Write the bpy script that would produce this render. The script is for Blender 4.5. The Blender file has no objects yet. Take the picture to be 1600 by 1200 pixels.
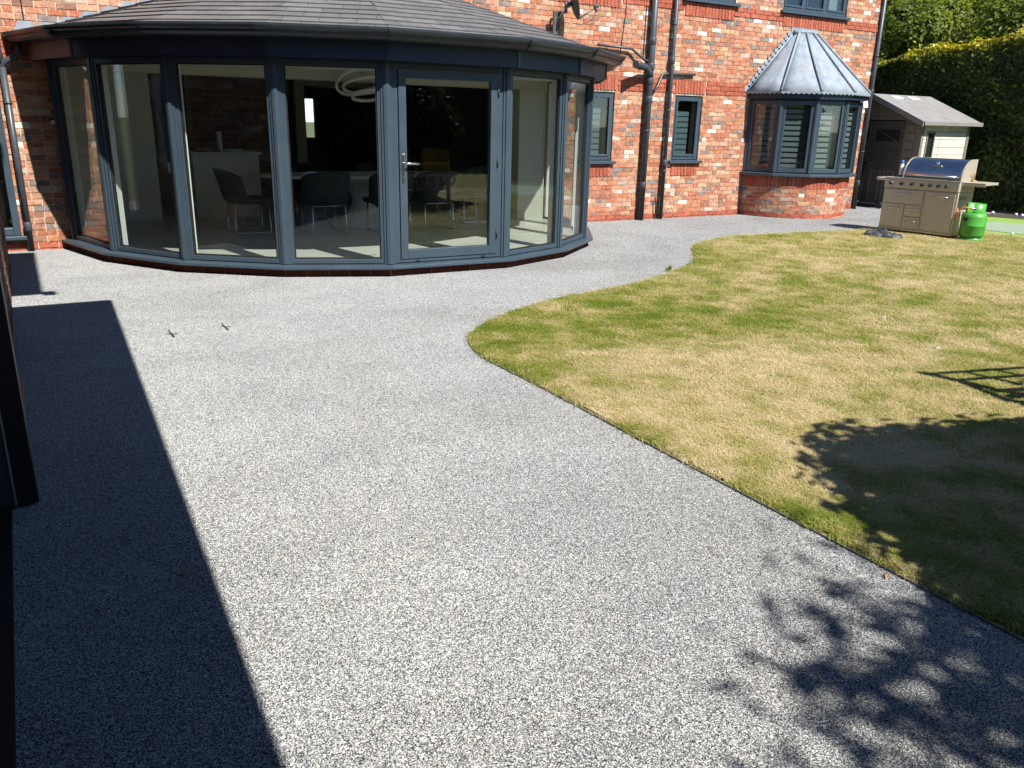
import bpy, math, random
import numpy as np
from mathutils import Vector, Matrix
PI = math.pi
R = math.radians
random.seed(7)
rng = np.random.default_rng(11)
scn = bpy.context.scene
COL = scn.collection

# ------------------------------------------------------------------ camera
F_PX, PITCH, ROLL, YAW, CAM_H = 1265.0, 0.314135, 0.023175, 0.541579, 1.6595
cam_d = bpy.data.cameras.new('camera')
cam = bpy.data.objects.new('camera', cam_d)
COL.objects.link(cam)
cam_d.sensor_width = 36.0
cam_d.lens = F_PX / 1600.0 * 36.0
cam_d.clip_start = 0.03
cam_d.clip_end = 600
fw = Vector((math.sin(YAW) * math.cos(PITCH), math.cos(YAW) * math.cos(PITCH), -math.sin(PITCH)))
rt = Vector((math.cos(YAW), -math.sin(YAW), 0))
up = rt.cross(fw)
r2 = math.cos(ROLL) * rt + math.sin(ROLL) * up
u2 = -math.sin(ROLL) * rt + math.cos(ROLL) * up
M = Matrix((r2, u2, -fw)).transposed().to_4x4()
M.translation = (0, 0, CAM_H)
cam.matrix_world = M
scn.camera = cam

# ------------------------------------------------------------------ light
SUN_EL, SUN_TH = R(50), R(11)
world = bpy.data.worlds.new('World')
scn.world = world
world.use_nodes = True
wn = world.node_tree
wn.nodes.clear()
sky = wn.nodes.new('ShaderNodeTexSky')
sky.sky_type = 'NISHITA'
sky.sun_disc = False
sky.sun_elevation = SUN_EL
sky.sun_rotation = PI - SUN_TH
sky.air_density = 0.75
sky.dust_density = 0.0
sky.ozone_density = 4.0
bg = wn.nodes.new('ShaderNodeBackground')
bg.inputs[1].default_value = 0.105
wo = wn.nodes.new('ShaderNodeOutputWorld')
wn.links.new(sky.outputs[0], bg.inputs[0])
wn.links.new(bg.outputs[0], wo.inputs[0])
sd = bpy.data.lights.new('sun', 'SUN')
sd.energy = 4.8
sd.angle = R(0.53)
sd.color = (1.0, 0.965, 0.90)
sun = bpy.data.objects.new('sun', sd)
COL.objects.link(sun)
ldir = Vector((-math.sin(SUN_TH) * math.cos(SUN_EL), math.cos(SUN_TH) * math.cos(SUN_EL), -math.sin(SUN_EL)))
sun.rotation_euler = ldir.to_track_quat('-Z', 'Y').to_euler()
sun.location = (3, -12, 15)
scn.view_settings.view_transform = 'Standard'
scn.view_settings.look = 'None'
scn.view_settings.exposure = 0.95
scn.view_settings.gamma = 1.0
scn.cycles.use_denoising = True
scn.cycles.denoising_input_passes = 'RGB_ALBEDO_NORMAL'
scn.cycles.denoising_prefilter = 'FAST'
scn.cycles.caustics_reflective = False
scn.cycles.caustics_refractive = False
scn.cycles.max_bounces = 8
scn.cycles.transparent_max_bounces = 16
scn.cycles.sample_clamp_indirect = 6.0

# ------------------------------------------------------------------ material helpers
MAT = {}

def nmat(name):
    m = bpy.data.materials.new(name)
    m.use_nodes = True
    nt = m.node_tree
    b = nt.nodes['Principled BSDF']
    MAT[name] = m
    return m, nt, b

def N(nt, t, **kw):
    n = nt.nodes.new(t)
    for k, v in kw.items():
        setattr(n, k, v)
    return n

def ramp(nt, stops, interp='LINEAR'):
    r = nt.nodes.new('ShaderNodeValToRGB')
    cr = r.color_ramp
    cr.interpolation = interp
    while len(cr.elements) > 1:
        cr.elements.remove(cr.elements[-1])
    for i, (p, c) in enumerate(stops):
        e = cr.elements[0] if i == 0 else cr.elements.new(p)
        e.position = p
        e.color = (*c, 1) if len(c) == 3 else c
    return r

def mixc(nt, fac, a, b, mode='MIX'):
    m = nt.nodes.new('ShaderNodeMix')
    m.data_type = 'RGBA'
    m.blend_type = mode
    for s, v in ((0, fac), (6, a), (7, b)):
        if hasattr(v, 'links') or isinstance(v, bpy.types.NodeSocket):
            nt.links.new(v, m.inputs[s])
        else:
            m.inputs[s].default_value = v if s == 0 else ((*v, 1) if len(v) == 3 else v)
    return m.outputs[2]

def noise(nt, scale, detail=4, rough=0.55, vec=None, dist=0.0):
    n = nt.nodes.new('ShaderNodeTexNoise')
    n.inputs['Scale'].default_value = scale
    n.inputs['Detail'].default_value = detail
    n.inputs['Roughness'].default_value = rough
    n.inputs['Distortion'].default_value = dist
    if vec is not None:
        nt.links.new(vec, n.inputs['Vector'])
    return n

def bump(nt, h, strength, dist, bsdf):
    b = nt.nodes.new('ShaderNodeBump')
    b.inputs['Strength'].default_value = strength
    b.inputs['Distance'].default_value = dist
    nt.links.new(h, b.inputs['Height'])
    nt.links.new(b.outputs[0], bsdf.inputs['Normal'])

def pos(nt):
    return nt.nodes.new('ShaderNodeNewGeometry').outputs['Position']

def simple(name, col, rough=0.5, metal=0.0, var=0.12, vscale=6.0, bmp=0.0, bscale=80.0, spec=None):
    """plain painted / moulded surface with slight uneven tone and roughness"""
    m, nt, b = nmat(name)
    p = pos(nt)
    n = noise(nt, vscale, 5, 0.6, p)
    lo = tuple(c * (1 - var) for c in col)
    hi = tuple(min(1, c * (1 + var)) for c in col)
    r = ramp(nt, [(0.3, lo), (0.7, hi)])
    nt.links.new(n.outputs[0], r.inputs[0])
    nt.links.new(r.outputs[0], b.inputs['Base Color'])
    rr = ramp(nt, [(0.3, (rough * 0.8,) * 3), (0.7, (min(1, rough * 1.2),) * 3)])
    nt.links.new(n.outputs[0], rr.inputs[0])
    nt.links.new(rr.outputs[0], b.inputs['Roughness'])
    b.inputs['Metallic'].default_value = metal
    if spec is not None:
        b.inputs['Specular IOR Level'].default_value = spec
    if bmp:
        n2 = noise(nt, bscale, 4, 0.6, p)
        bump(nt, n2.outputs[0], bmp, 0.01, b)
    return m

# --- resin bound gravel
def make_gravel():
    m, nt, b = nmat('gravel')
    p = pos(nt)
    def layer(scale):
        v = N(nt, 'ShaderNodeTexVoronoi')
        v.inputs['Scale'].default_value = scale
        nt.links.new(p, v.inputs['Vector'])
        s = N(nt, 'ShaderNodeSeparateColor')
        nt.links.new(v.outputs['Color'], s.inputs[0])
        return v, s
    v1, s1 = layer(285)
    v2, s2 = layer(460)
    stops = [(0.0, (0.022, 0.026, 0.033)), (0.20, (0.060, 0.065, 0.075)), (0.38, (0.155, 0.161, 0.170)),
             (0.55, (0.270, 0.277, 0.284)), (0.73, (0.42, 0.427, 0.43)), (0.89, (0.63, 0.635, 0.632))]
    rA = ramp(nt, stops, 'CONSTANT')
    nt.links.new(s1.outputs[0], rA.inputs[0])
    rB = ramp(nt, stops, 'CONSTANT')
    nt.links.new(s2.outputs[0], rB.inputs[0])
    pick = N(nt, 'ShaderNodeMath', operation='GREATER_THAN')
    nt.links.new(s1.outputs[1], pick.inputs[0])
    pick.inputs[1].default_value = 0.6
    c = mixc(nt, pick.outputs[0], rA.outputs[0], rB.outputs[0])
    # faint warm / cool tint of single stones
    tint = ramp(nt, [(0.0, (0.93, 0.97, 1.06)), (0.4, (1, 1, 1)), (0.8, (1.0, 0.985, 0.92)), (1.0, (1.08, 0.97, 0.84))])
    nt.links.new(s1.outputs[2], tint.inputs[0])
    c = mixc(nt, 0.8, c, tint.outputs[0], 'MULTIPLY')
    # trowel-scale unevenness
    n = noise(nt, 1.3, 6, 0.6, p)
    big = ramp(nt, [(0.3, (0.86, 0.86, 0.87)), (0.7, (1.06, 1.055, 1.04))])
    nt.links.new(n.outputs[0], big.inputs[0])
    c = mixc(nt, 1.0, c, big.outputs[0], 'MULTIPLY')
    # clusters of lighter and darker stones, slightly warm binder
    nc = noise(nt, 62, 3, 0.75, p)
    cl = ramp(nt, [(0.30, (0.76, 0.755, 0.74)), (0.5, (1.0, 0.99, 0.965)), (0.70, (1.26, 1.245, 1.20))])
    nt.links.new(nc.outputs[0], cl.inputs[0])
    c = mixc(nt, 1.0, c, cl.outputs[0], 'MULTIPLY')
    nst = noise(nt, 0.42, 5, 0.62, p, 1.2)
    stn = ramp(nt, [(0.36, (0.90, 0.885, 0.86)), (0.5, (1, 1, 1)), (0.66, (1.04, 1.04, 1.03))])
    nt.links.new(nst.outputs[0], stn.inputs[0])
    c = mixc(nt, 1.0, c, stn.outputs[0], 'MULTIPLY')
    nt.links.new(c, b.inputs['Base Color'])
    b.inputs['Roughness'].default_value = 0.7
    b.inputs['Specular IOR Level'].default_value = 0.12
    if 'Diffuse Roughness' in b.inputs:
        b.inputs['Diffuse Roughness'].default_value = 1.0   # rough grains throw light back towards the sun side
    inv = N(nt, 'ShaderNodeMath', operation='SUBTRACT')
    inv.inputs[0].default_value = 1.0
    nt.links.new(v1.outputs['Distance'], inv.inputs[1])
    bump(nt, inv.outputs[0], 0.22, 0.003, b)
make_gravel()

# --- brick (per-brick tone in attribute "tone", class colour in "bc")
def make_brick(name, fire):
    m, nt, b = nmat(name)
    p = pos(nt)
    a = N(nt, 'ShaderNodeAttribute', attribute_name='bc')
    n1 = noise(nt, 22, 6, 0.7, p, 0.4)
    dk = ramp(nt, [(0.30, (0.50, 0.47, 0.46)), (0.55, (1, 1, 1)), (0.8, (1.15, 1.14, 1.12))])
    nt.links.new(n1.outputs[0], dk.inputs[0])
    c = mixc(nt, 1.0, a.outputs[0], dk.outputs[0], 'MULTIPLY')
    if fire:
        # reclaimed look: lime bloom and soot with ragged edges
        n2 = noise(nt, 15, 6, 0.7, p, 0.8)
        lim = ramp(nt, [(0.57, (0, 0, 0)), (0.66, (0.70, 0.70, 0.70))])
        nt.links.new(n2.outputs[0], lim.inputs[0])
        c = mixc(nt, lim.outputs[0], c, (0.64, 0.53, 0.41))
        off = N(nt, 'ShaderNodeVectorMath', operation='ADD')
        off.inputs[1].default_value = (31.7, 12.1, 5.3)
        nt.links.new(p, off.inputs[0])
        n3 = noise(nt, 14, 6, 0.7, off.outputs[0], 0.6)
        sot = ramp(nt, [(0.57, (0, 0, 0)), (0.67, (0.55, 0.55, 0.55))])
        nt.links.new(n3.outputs[0], sot.inputs[0])
        c = mixc(nt, sot.outputs[0], c, (0.17, 0.125, 0.105))
    nt.links.new(c, b.inputs['Base Color'])
    b.inputs['Roughness'].default_value = 0.88
    b.inputs['Specular IOR Level'].default_value = 0.25
    n4 = noise(nt, 120, 4, 0.7, p)
    bump(nt, n4.outputs[0], 0.6, 0.006, b)
make_brick('brick_mixed', True)
make_brick('brick_red', False)
simple('mortar', (0.66, 0.52, 0.385), 0.95, var=0.2, vscale=9, bmp=0.5, bscale=160)
simple('frame_paint', (0.044, 0.067, 0.088), 0.36, var=0.06, vscale=3)
simple('gutter_plastic', (0.024, 0.030, 0.038), 0.34, var=0.14, vscale=4)
simple('fascia_paint', (0.016, 0.030, 0.055), 0.40, var=0.08, vscale=3)
simple('rubber', (0.012, 0.012, 0.013), 0.6)
simple('soffit_brown', (0.34, 0.17, 0.11), 0.6, var=0.1)
simple('tile_sill', (0.30, 0.115, 0.075), 0.55, var=0.2, vscale=12)
simple('pipe_plastic', (0.050, 0.058, 0.068), 0.42, var=0.18, vscale=5)
simple('chrome', (0.72, 0.71, 0.69), 0.22, 1.0, var=0.05)
simple('white_plastic', (0.78, 0.78, 0.76), 0.4, var=0.04)
simple('interior_white', (0.80, 0.79, 0.76), 0.8, var=0.03, vscale=1)
simple('interior_cream', (0.52, 0.50, 0.43), 0.8, var=0.03, vscale=1)
simple('interior_dark', (0.11, 0.105, 0.10), 0.7, var=0.3, vscale=2)
simple('interior_brick', (0.15, 0.075, 0.05), 0.9, var=0.5, vscale=9)
simple('ceiling', (0.66, 0.65, 0.62), 0.9, var=0.03)
simple('island_panel', (0.66, 0.65, 0.62), 0.45, var=0.05, vscale=2)
simple('chair_fabric', (0.018, 0.027, 0.034), 0.9, var=0.15, vscale=20, bmp=0.2, bscale=400)
simple('table_top', (0.68, 0.68, 0.66), 0.25, var=0.05)
simple('mustard', (0.42, 0.27, 0.06), 0.9, var=0.15)
simple('navy_curtain', (0.04, 0.065, 0.12), 0.9, var=0.2)
simple('blind_backing', (0.030, 0.042, 0.050), 0.8)
simple('blind_teal', (0.072, 0.108, 0.122), 0.8, var=0.07, vscale=8)
simple('blind_pale', (0.17, 0.20, 0.205), 0.8, var=0.07, vscale=8)
simple('dish_grey', (0.075, 0.072, 0.070), 0.55, var=0.2, vscale=12)
simple('shed_beige', (0.62, 0.57, 0.48), 0.6, var=0.05, vscale=3)
simple('shed_taupe', (0.20, 0.175, 0.150), 0.6, var=0.07, vscale=3)
simple('shed_door', (0.090, 0.078, 0.070), 0.55, var=0.08, vscale=3)
simple('shed_roof', (0.215, 0.205, 0.198), 0.65, var=0.08, vscale=5)
simple('gas_green', (0.065, 0.31, 0.04), 0.35, var=0.06, vscale=5)
simple('hose_orange', (0.62, 0.16, 0.05), 0.5)
simple('cover_grey', (0.050, 0.053, 0.060), 0.5, var=0.25, vscale=14)
simple('bottle_blue', (0.05, 0.16, 0.45), 0.35)
simple('edging_steel', (0.12, 0.125, 0.125), 0.5, var=0.25, vscale=8)
simple('black_frame', (0.010, 0.011, 0.012), 0.4)
simple('grey_frame', (0.055, 0.065, 0.075), 0.4)
simple('timber', (0.25, 0.14, 0.075), 0.7, var=0.25, vscale=14)
simple('bark', (0.12, 0.085, 0.06), 0.95, var=0.35, vscale=14, bmp=0.8, bscale=30)
simple('rim_grey', (0.40, 0.40, 0.39), 0.8, var=0.2, vscale=30)
simple('stone_pale', (0.34, 0.34, 0.33), 0.8, var=0.2, vscale=30)
simple('wheel_black', (0.02, 0.02, 0.02), 0.5)

def make_steel():
    m, nt, b = nmat('brushed_steel')
    p = pos(nt)
    mp = N(nt, 'ShaderNodeMapping')
    mp.inputs['Scale'].default_value = (6, 6, 160)
    nt.links.new(p, mp.inputs[0])
    n = noise(nt, 1.6, 4, 0.6, mp.outputs[0])
    r = ramp(nt, [(0.3, (0.46, 0.405, 0.32)), (0.7, (0.60, 0.535, 0.43))])
    nt.links.new(n.outputs[0], r.inputs[0])
    nt.links.new(r.outputs[0], b.inputs['Base Color'])
    b.inputs['Metallic'].default_value = 0.35
    b.inputs['Roughness'].default_value = 0.38
    m, nt, b = nmat('lid_steel')
    p = pos(nt)
    n = noise(nt, 5, 3, 0.5, p)
    r = ramp(nt, [(0.3, (0.30, 0.31, 0.33)), (0.7, (0.40, 0.41, 0.43))])
    nt.links.new(n.outputs[0], r.inputs[0])
    nt.links.new(r.outputs[0], b.inputs['Base Color'])
    b.inputs['Metallic'].default_value = 1.0
    b.inputs['Roughness'].default_value = 0.20
make_steel()

def make_lead():
    m, nt, b = nmat('lead')
    p = pos(nt)
    mp = N(nt, 'ShaderNodeMapping')
    mp.inputs['Scale'].default_value = (9, 9, 1.4)
    nt.links.new(p, mp.inputs[0])
    n = noise(nt, 1.0, 6, 0.65, mp.outputs[0], 0.5)
    r = ramp(nt, [(0.28, (0.19, 0.222, 0.25)), (0.5, (0.25, 0.285, 0.315)), (0.72, (0.33, 0.355, 0.37))])
    nt.links.new(n.outputs[0], r.inputs[0])
    n2 = noise(nt, 3.2, 4, 0.5, p)
    r2_ = ramp(nt, [(0.35, (0.92, 0.97, 1.05)), (0.6, (1, 1, 1)), (0.75, (1.08, 1.0, 0.98))])
    nt.links.new(n2.outputs[0], r2_.inputs[0])
    c = mixc(nt, 1.0, r.outputs[0], r2_.outputs[0], 'MULTIPLY')
    nt.links.new(c, b.inputs['Base Color'])
    b.inputs['Metallic'].default_value = 0.0
    b.inputs['Specular IOR Level'].default_value = 0.25
    b.inputs['Roughness'].default_value = 0.7
    bump(nt, n.outputs[0], 0.25, 0.01, b)
make_lead()

def make_slate():
    m, nt, b = nmat('slate')
    p = pos(nt)
    a = N(nt, 'ShaderNodeAttribute', attribute_name='bc')
    n = noise(nt, 9, 6, 0.65, p)
    r = ramp(nt, [(0.3, (0.80, 0.80, 0.80)), (0.7, (1.15, 1.12, 1.08))])
    nt.links.new(n.outputs[0], r.inputs[0])
    c = mixc(nt, 1.0, a.outputs[0], r.outputs[0], 'MULTIPLY')
    # pale lichen specks
    v = noise(nt, 46, 2, 0.5, p)
    sp = ramp(nt, [(0.70, (0, 0, 0)), (0.74, (0.5, 0.5, 0.5))])
    nt.links.new(v.outputs[0], sp.inputs[0])
    c = mixc(nt, sp.outputs[0], c, (0.36, 0.35, 0.32))
    nt.links.new(c, b.inputs['Base Color'])
    b.inputs['Roughness'].default_value = 0.62
    bump(nt, n.outputs[0], 0.3, 0.006, b)
make_slate()

def make_glass():
    for name, tint in (('glass', (0.90, 0.935, 0.92)), ('glass_dark', (0.62, 0.68, 0.68))):
        m = bpy.data.materials.new(name)
        m.use_nodes = True
        nt = m.node_tree
        nt.nodes.clear()
        out = N(nt, 'ShaderNodeOutputMaterial')
        tr = N(nt, 'ShaderNodeBsdfTransparent')
        tr.inputs[0].default_value = (*tint, 1)
        gl = N(nt, 'ShaderNodeBsdfGlossy')
        gl.inputs['Roughness'].default_value = 0.0
        gl.inputs[0].default_value = (1, 1, 1, 1)
        # Schlick reflectance, the same from both sides of the sheet
        lw = N(nt, 'ShaderNodeNewGeometry')
        dt = N(nt, 'ShaderNodeVectorMath', operation='DOT_PRODUCT')
        nt.links.new(lw.outputs['Normal'], dt.inputs[0])
        nt.links.new(lw.outputs['Incoming'], dt.inputs[1])
        ab = N(nt, 'ShaderNodeMath', operation='ABSOLUTE')
        nt.links.new(dt.outputs['Value'], ab.inputs[0])
        om = N(nt, 'ShaderNodeMath', operation='SUBTRACT')
        om.inputs[0].default_value = 1.0
        nt.links.new(ab.outputs[0], om.inputs[1])
        pw = N(nt, 'ShaderNodeMath', operation='POWER')
        nt.links.new(om.outputs[0], pw.inputs[0])
        pw.inputs[1].default_value = 5.0
        fr = N(nt, 'ShaderNodeMath', operation='MULTIPLY_ADD')
        nt.links.new(pw.outputs[0], fr.inputs[0])
        fr.inputs[1].default_value = 0.95
        fr.inputs[2].default_value = 0.054
        # slight waviness of the panes
        p = pos(nt)
        n = noise(nt, 0.9, 2, 0.5, p)
        bp = N(nt, 'ShaderNodeBump')
        bp.inputs['Strength'].default_value = 0.05
        bp.inputs['Distance'].default_value = 0.02
        nt.links.new(n.outputs[0], bp.inputs['Height'])
        nt.links.new(bp.outputs[0], gl.inputs['Normal'])
        mx = N(nt, 'ShaderNodeMixShader')
        nt.links.new(fr.outputs[0], mx.inputs[0])
        nt.links.new(tr.outputs[0], mx.inputs[1])
        nt.links.new(gl.outputs[0], mx.inputs[2])
        nt.links.new(mx.outputs[0], out.inputs[0])
        MAT[name] = m
make_glass()

def make_leaf(name, stops, trans=0.35, attr='tone'):
    m = bpy.data.materials.new(name)
    m.use_nodes = True
    nt = m.node_tree
    nt.nodes.clear()
    out = N(nt, 'ShaderNodeOutputMaterial')
    a = N(nt, 'ShaderNodeAttribute', attribute_name=attr)
    r = ramp(nt, stops)
    nt.links.new(a.outputs['Fac'], r.inputs[0])
    b = N(nt, 'ShaderNodeBsdfPrincipled')
    nt.links.new(r.outputs[0], b.inputs['Base Color'])
    b.inputs['Roughness'].default_value = 0.5
    b.inputs['Specular IOR Level'].default_value = 0.35
    t = N(nt, 'ShaderNodeBsdfTranslucent')
    tc = mixc(nt, 1.0, r.outputs[0], (1.35, 1.3, 0.6), 'MULTIPLY')
    nt.links.new(tc, t.inputs[0])
    mx = N(nt, 'ShaderNodeMixShader')
    mx.inputs[0].default_value = trans
    nt.links.new(b.outputs[0], mx.inputs[1])
    nt.links.new(t.outputs[0], mx.inputs[2])
    nt.links.new(mx.outputs[0], out.inputs[0])
    MAT[name] = m
make_leaf('leaf_hedge', [(0, (0.034, 0.060, 0.014)), (0.5, (0.09, 0.125, 0.024)), (0.8, (0.24, 0.25, 0.03)), (1, (0.50, 0.44, 0.04))], 0.35)  # yellow end of the ramp paints sunlight on the hedge top
make_leaf('leaf_tree', [(0, (0.10, 0.14, 0.022)), (0.5, (0.20, 0.25, 0.045)), (1, (0.32, 0.35, 0.08))], 0.55)  # greens brightened to stand in for sun on the trees
make_leaf('leaf_dark', [(0, (0.02, 0.035, 0.01)), (0.5, (0.045, 0.07, 0.016)), (1, (0.085, 0.12, 0.03))], 0.3)

def make_grass():
    m = bpy.data.materials.new('grass_blade')
    m.use_nodes = True
    nt = m.node_tree
    nt.nodes.clear()
    out = N(nt, 'ShaderNodeOutputMaterial')
    a = N(nt, 'ShaderNodeAttribute', attribute_name='dry')
    a.attribute_type = 'INSTANCER'
    oi = N(nt, 'ShaderNodeAttribute', attribute_name='tone')
    ad = N(nt, 'ShaderNodeMath', operation='MULTIPLY_ADD')
    nt.links.new(oi.outputs['Fac'], ad.inputs[0])
    ad.inputs[1].default_value = 0.7
    nt.links.new(a.outputs['Fac'], ad.inputs[2])
    sb = N(nt, 'ShaderNodeMath', operation='SUBTRACT')
    nt.links.new(ad.outputs[0], sb.inputs[0])
    sb.inputs[1].default_value = 0.35
    r = ramp(nt, [(0.0, (0.16, 0.235, 0.022)), (0.3, (0.29, 0.325, 0.042)), (0.5, (0.42, 0.39, 0.105)),
                  (0.75, (0.60, 0.495, 0.25)), (1.0, (0.70, 0.60, 0.37))])
    nt.links.new(sb.outputs[0], r.inputs[0])
    b = N(nt, 'ShaderNodeBsdfPrincipled')
    nt.links.new(r.outputs[0], b.inputs['Base Color'])
    b.inputs['Roughness'].default_value = 0.6
    b.inputs['Specular IOR Level'].default_value = 0.3
    t = N(nt, 'ShaderNodeBsdfTranslucent')
    nt.links.new(r.outputs[0], t.inputs[0])
    mx = N(nt, 'ShaderNodeMixShader')
    mx.inputs[0].default_value = 0.45
    nt.links.new(b.outputs[0], mx.inputs[1])
    nt.links.new(t.outputs[0], mx.inputs[2])
    nt.links.new(mx.outputs[0], out.inputs[0])
    MAT['grass_blade'] = m
    # soil and thatch under the blades, same dryness map
    m, nt, b = nmat('lawn_base')
    p = pos(nt)
    a = N(nt, 'ShaderNodeAttribute', attribute_name='dry')
    n = noise(nt, 55, 5, 0.7, p)
    ad = N(nt, 'ShaderNodeMath', operation='MULTIPLY_ADD')
    nt.links.new(n.outputs[0], ad.inputs[0])
    ad.inputs[1].default_value = 0.6
    nt.links.new(a.outputs['Fac'], ad.inputs[2])
    sb = N(nt, 'ShaderNodeMath', operation='SUBTRACT')
    nt.links.new(ad.outputs[0], sb.inputs[0])
    sb.inputs[1].default_value = 0.3
    r = ramp(nt, [(0.0, (0.10, 0.13, 0.02)), (0.35, (0.20, 0.195, 0.05)), (0.65, (0.38, 0.30, 0.15)), (1.0, (0.50, 0.41, 0.25))])
    nt.links.new(sb.outputs[0], r.inputs[0])
    nt.links.new(r.outputs[0], b.inputs['Base Color'])
    b.inputs['Roughness'].default_value = 0.95
    bump(nt, n.outputs[0], 0.8, 0.02, b)
make_grass()

def make_turf():
    for name, c1, c2 in (('turf_green', (0.21, 0.27, 0.185), (0.27, 0.33, 0.235)), ('turf_fringe', (0.15, 0.26, 0.035), (0.23, 0.36, 0.06)),
                         ('soil', (0.035, 0.028, 0.02), (0.07, 0.055, 0.04)), ('far_ground', (0.07, 0.09, 0.03), (0.13, 0.14, 0.05))):
        m, nt, b = nmat(name)
        p = pos(nt)
        n = noise(nt, 14, 8, 0.7, p)
        r = ramp(nt, [(0.3, c1), (0.7, c2)])
        nt.links.new(n.outputs[0], r.inputs[0])
        nt.links.new(r.outputs[0], b.inputs['Base Color'])
        b.inputs['Roughness'].default_value = 0.9
        n2 = noise(nt, 200, 3, 0.7, p)
        bump(nt, n2.outputs[0], 0.6, 0.01, b)
make_turf()

def make_floor():
    m, nt, b = nmat('floor_tile')
    p = pos(nt)
    br = N(nt, 'ShaderNodeTexNoise')
    br.inputs['Scale'].default_value = 2.5
    br.inputs['Detail'].default_value = 6
    nt.links.new(p, br.inputs['Vector'])
    r = ramp(nt, [(0.3, (0.44, 0.42, 0.37)), (0.7, (0.54, 0.515, 0.46))])
    nt.links.new(br.outputs[0], r.inputs[0])
    nt.links.new(r.outputs[0], b.inputs['Base Color'])
    b.inputs['Roughness'].default_value = 0.35
make_floor()

# ------------------------------------------------------------------ mesh helpers
class MB:
    def __init__(s):
        s.v, s.f, s.smooth, s.c, s.cur = [], [], [], [], None

    def add(s, verts, faces, smooth=False):
        o = len(s.v)
        s.v += [tuple(v) for v in verts]
        for f in faces:
            s.f.append(tuple(i + o for i in f))
            s.smooth.append(smooth)
            s.c.append(s.cur)

    def hexa(s, P):  # 8 points: bottom ring 0-3, top ring 4-7
        s.add(P, [(3, 2, 1, 0), (4, 5, 6, 7), (0, 1, 5, 4), (1, 2, 6, 5), (2, 3, 7, 6), (3, 0, 4, 7)])

    def box(s, x0, x1, y0, y1, z0, z1):
        s.hexa([(x0, y0, z0), (x1, y0, z0), (x1, y1, z0), (x0, y1, z0), (x0, y0, z1), (x1, y0, z1), (x1, y1, z1), (x0, y1, z1)])

    def obox(s, o, t, n, a0, a1, b0, b1, z0, z1):
        """box along t (a) and n (b) from plan origin o"""
        P = []
        for z in (z0, z1):
            for a, b in ((a0, b1), (a1, b1), (a1, b0), (a0, b0)):
                P.append((o[0] + t[0] * a + n[0] * b, o[1] + t[1] * a + n[1] * b, z))
        s.hexa(P)

    def prism(s, poly, z0, z1, smooth=False):
        n = len(poly)
        P = [(x, y, z0) for x, y in poly] + [(x, y, z1) for x, y in poly]
        F = [tuple(range(n - 1, -1, -1)), tuple(range(n, 2 * n))]
        s.add(P, F)
        o = len(s.v) - 2 * n
        for i in range(n):
            j = (i + 1) % n
            s.f.append((o + i, o + j, o + n + j, o + n + i))
            s.smooth.append(smooth)
            s.c.append(s.cur)

    def tube(s, path, r, seg=12, cap=True, smooth=True):
        path = [Vector(p) for p in path]
        n = len(path)
        rs = r if isinstance(r, (list, tuple)) else [r] * n
        rings = []
        prev = None
        for i, p in enumerate(path):
            if i == 0:
                d = path[1] - p
            elif i == n - 1:
                d = p - path[i - 1]
            else:
                d = (path[i + 1] - p).normalized() + (p - path[i - 1]).normalized()
            d.normalize()
            if prev is None:
                a = Vector((0, 0, 1)) if abs(d.z) < 0.9 else Vector((1, 0, 0))
                x = d.cross(a).normalized()
            else:
                x = (prev - d * prev.dot(d)).normalized()
            prev = x
            y = d.cross(x)
            rings.append([p + (x * math.cos(2 * PI * k / seg) + y * math.sin(2 * PI * k / seg)) * rs[i] for k in range(seg)])
        V = [v for rg in rings for v in rg]
        F = []
        for i in range(n - 1):
            for k in range(seg):
                k2 = (k + 1) % seg
                F.append((i * seg + k, i * seg + k2, (i + 1) * seg + k2, (i + 1) * seg + k))
        o = len(s.v)
        s.add(V, F, smooth)
        if cap:
            s.f.append(tuple(o + k for k in range(seg - 1, -1, -1)))
            s.f.append(tuple(o + (n - 1) * seg + k for k in range(seg)))
            s.smooth += [False, False]
            s.c += [s.cur, s.cur]

    def lathe(s, prof, c=(0, 0, 0), seg=24, smooth=True):
        V = []
        for r, z in prof:
            for k in range(seg):
                V.append((c[0] + r * math.cos(2 * PI * k / seg), c[1] + r * math.sin(2 * PI * k / seg), c[2] + z))
        F = []
        for i in range(len(prof) - 1):
            for k in range(seg):
                k2 = (k + 1) % seg
                F.append((i * seg + k, i * seg + k2, (i + 1) * seg + k2, (i + 1) * seg + k))
        s.add(V, F, smooth)

    def disc(s, c, r, nrm, h, seg=16):
        nrm = Vector(nrm).normalized()
        s.tube([Vector(c), Vector(c) + nrm * h], r, seg)

    def mesh(s, name):
        me = bpy.data.meshes.new(name)
        me.from_pydata(s.v, [], s.f)
        if any(s.smooth):
            me.polygons.foreach_set('use_smooth', s.smooth)
        if any(c is not None for c in s.c):
            at = me.attributes.new('bc', 'FLOAT_COLOR', 'FACE')
            arr = np.array([(*c, 1.0) if c is not None else (0.5, 0.5, 0.5, 1) for c in s.c], dtype=np.float32)
            at.data.foreach_set('color', arr.ravel())
        me.update()
        return me

LOC = {}

def thing(name, label, cat, loc=(0, 0, 0), group=None):
    o = bpy.data.objects.new(name, None)
    o.empty_display_size = 0.2
    o.location = loc
    COL.objects.link(o)
    o['label'] = label
    o['category'] = cat
    if group:
        o['group'] = group
    LOC[o.name] = Vector(loc)
    return o

def link(o, parent, world=True):
    COL.objects.link(o)
    if parent is not None:
        o.parent = parent
        if world and parent.name in LOC:
            o.matrix_parent_inverse = Matrix.Translation(-LOC[parent.name])
    return o

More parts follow.
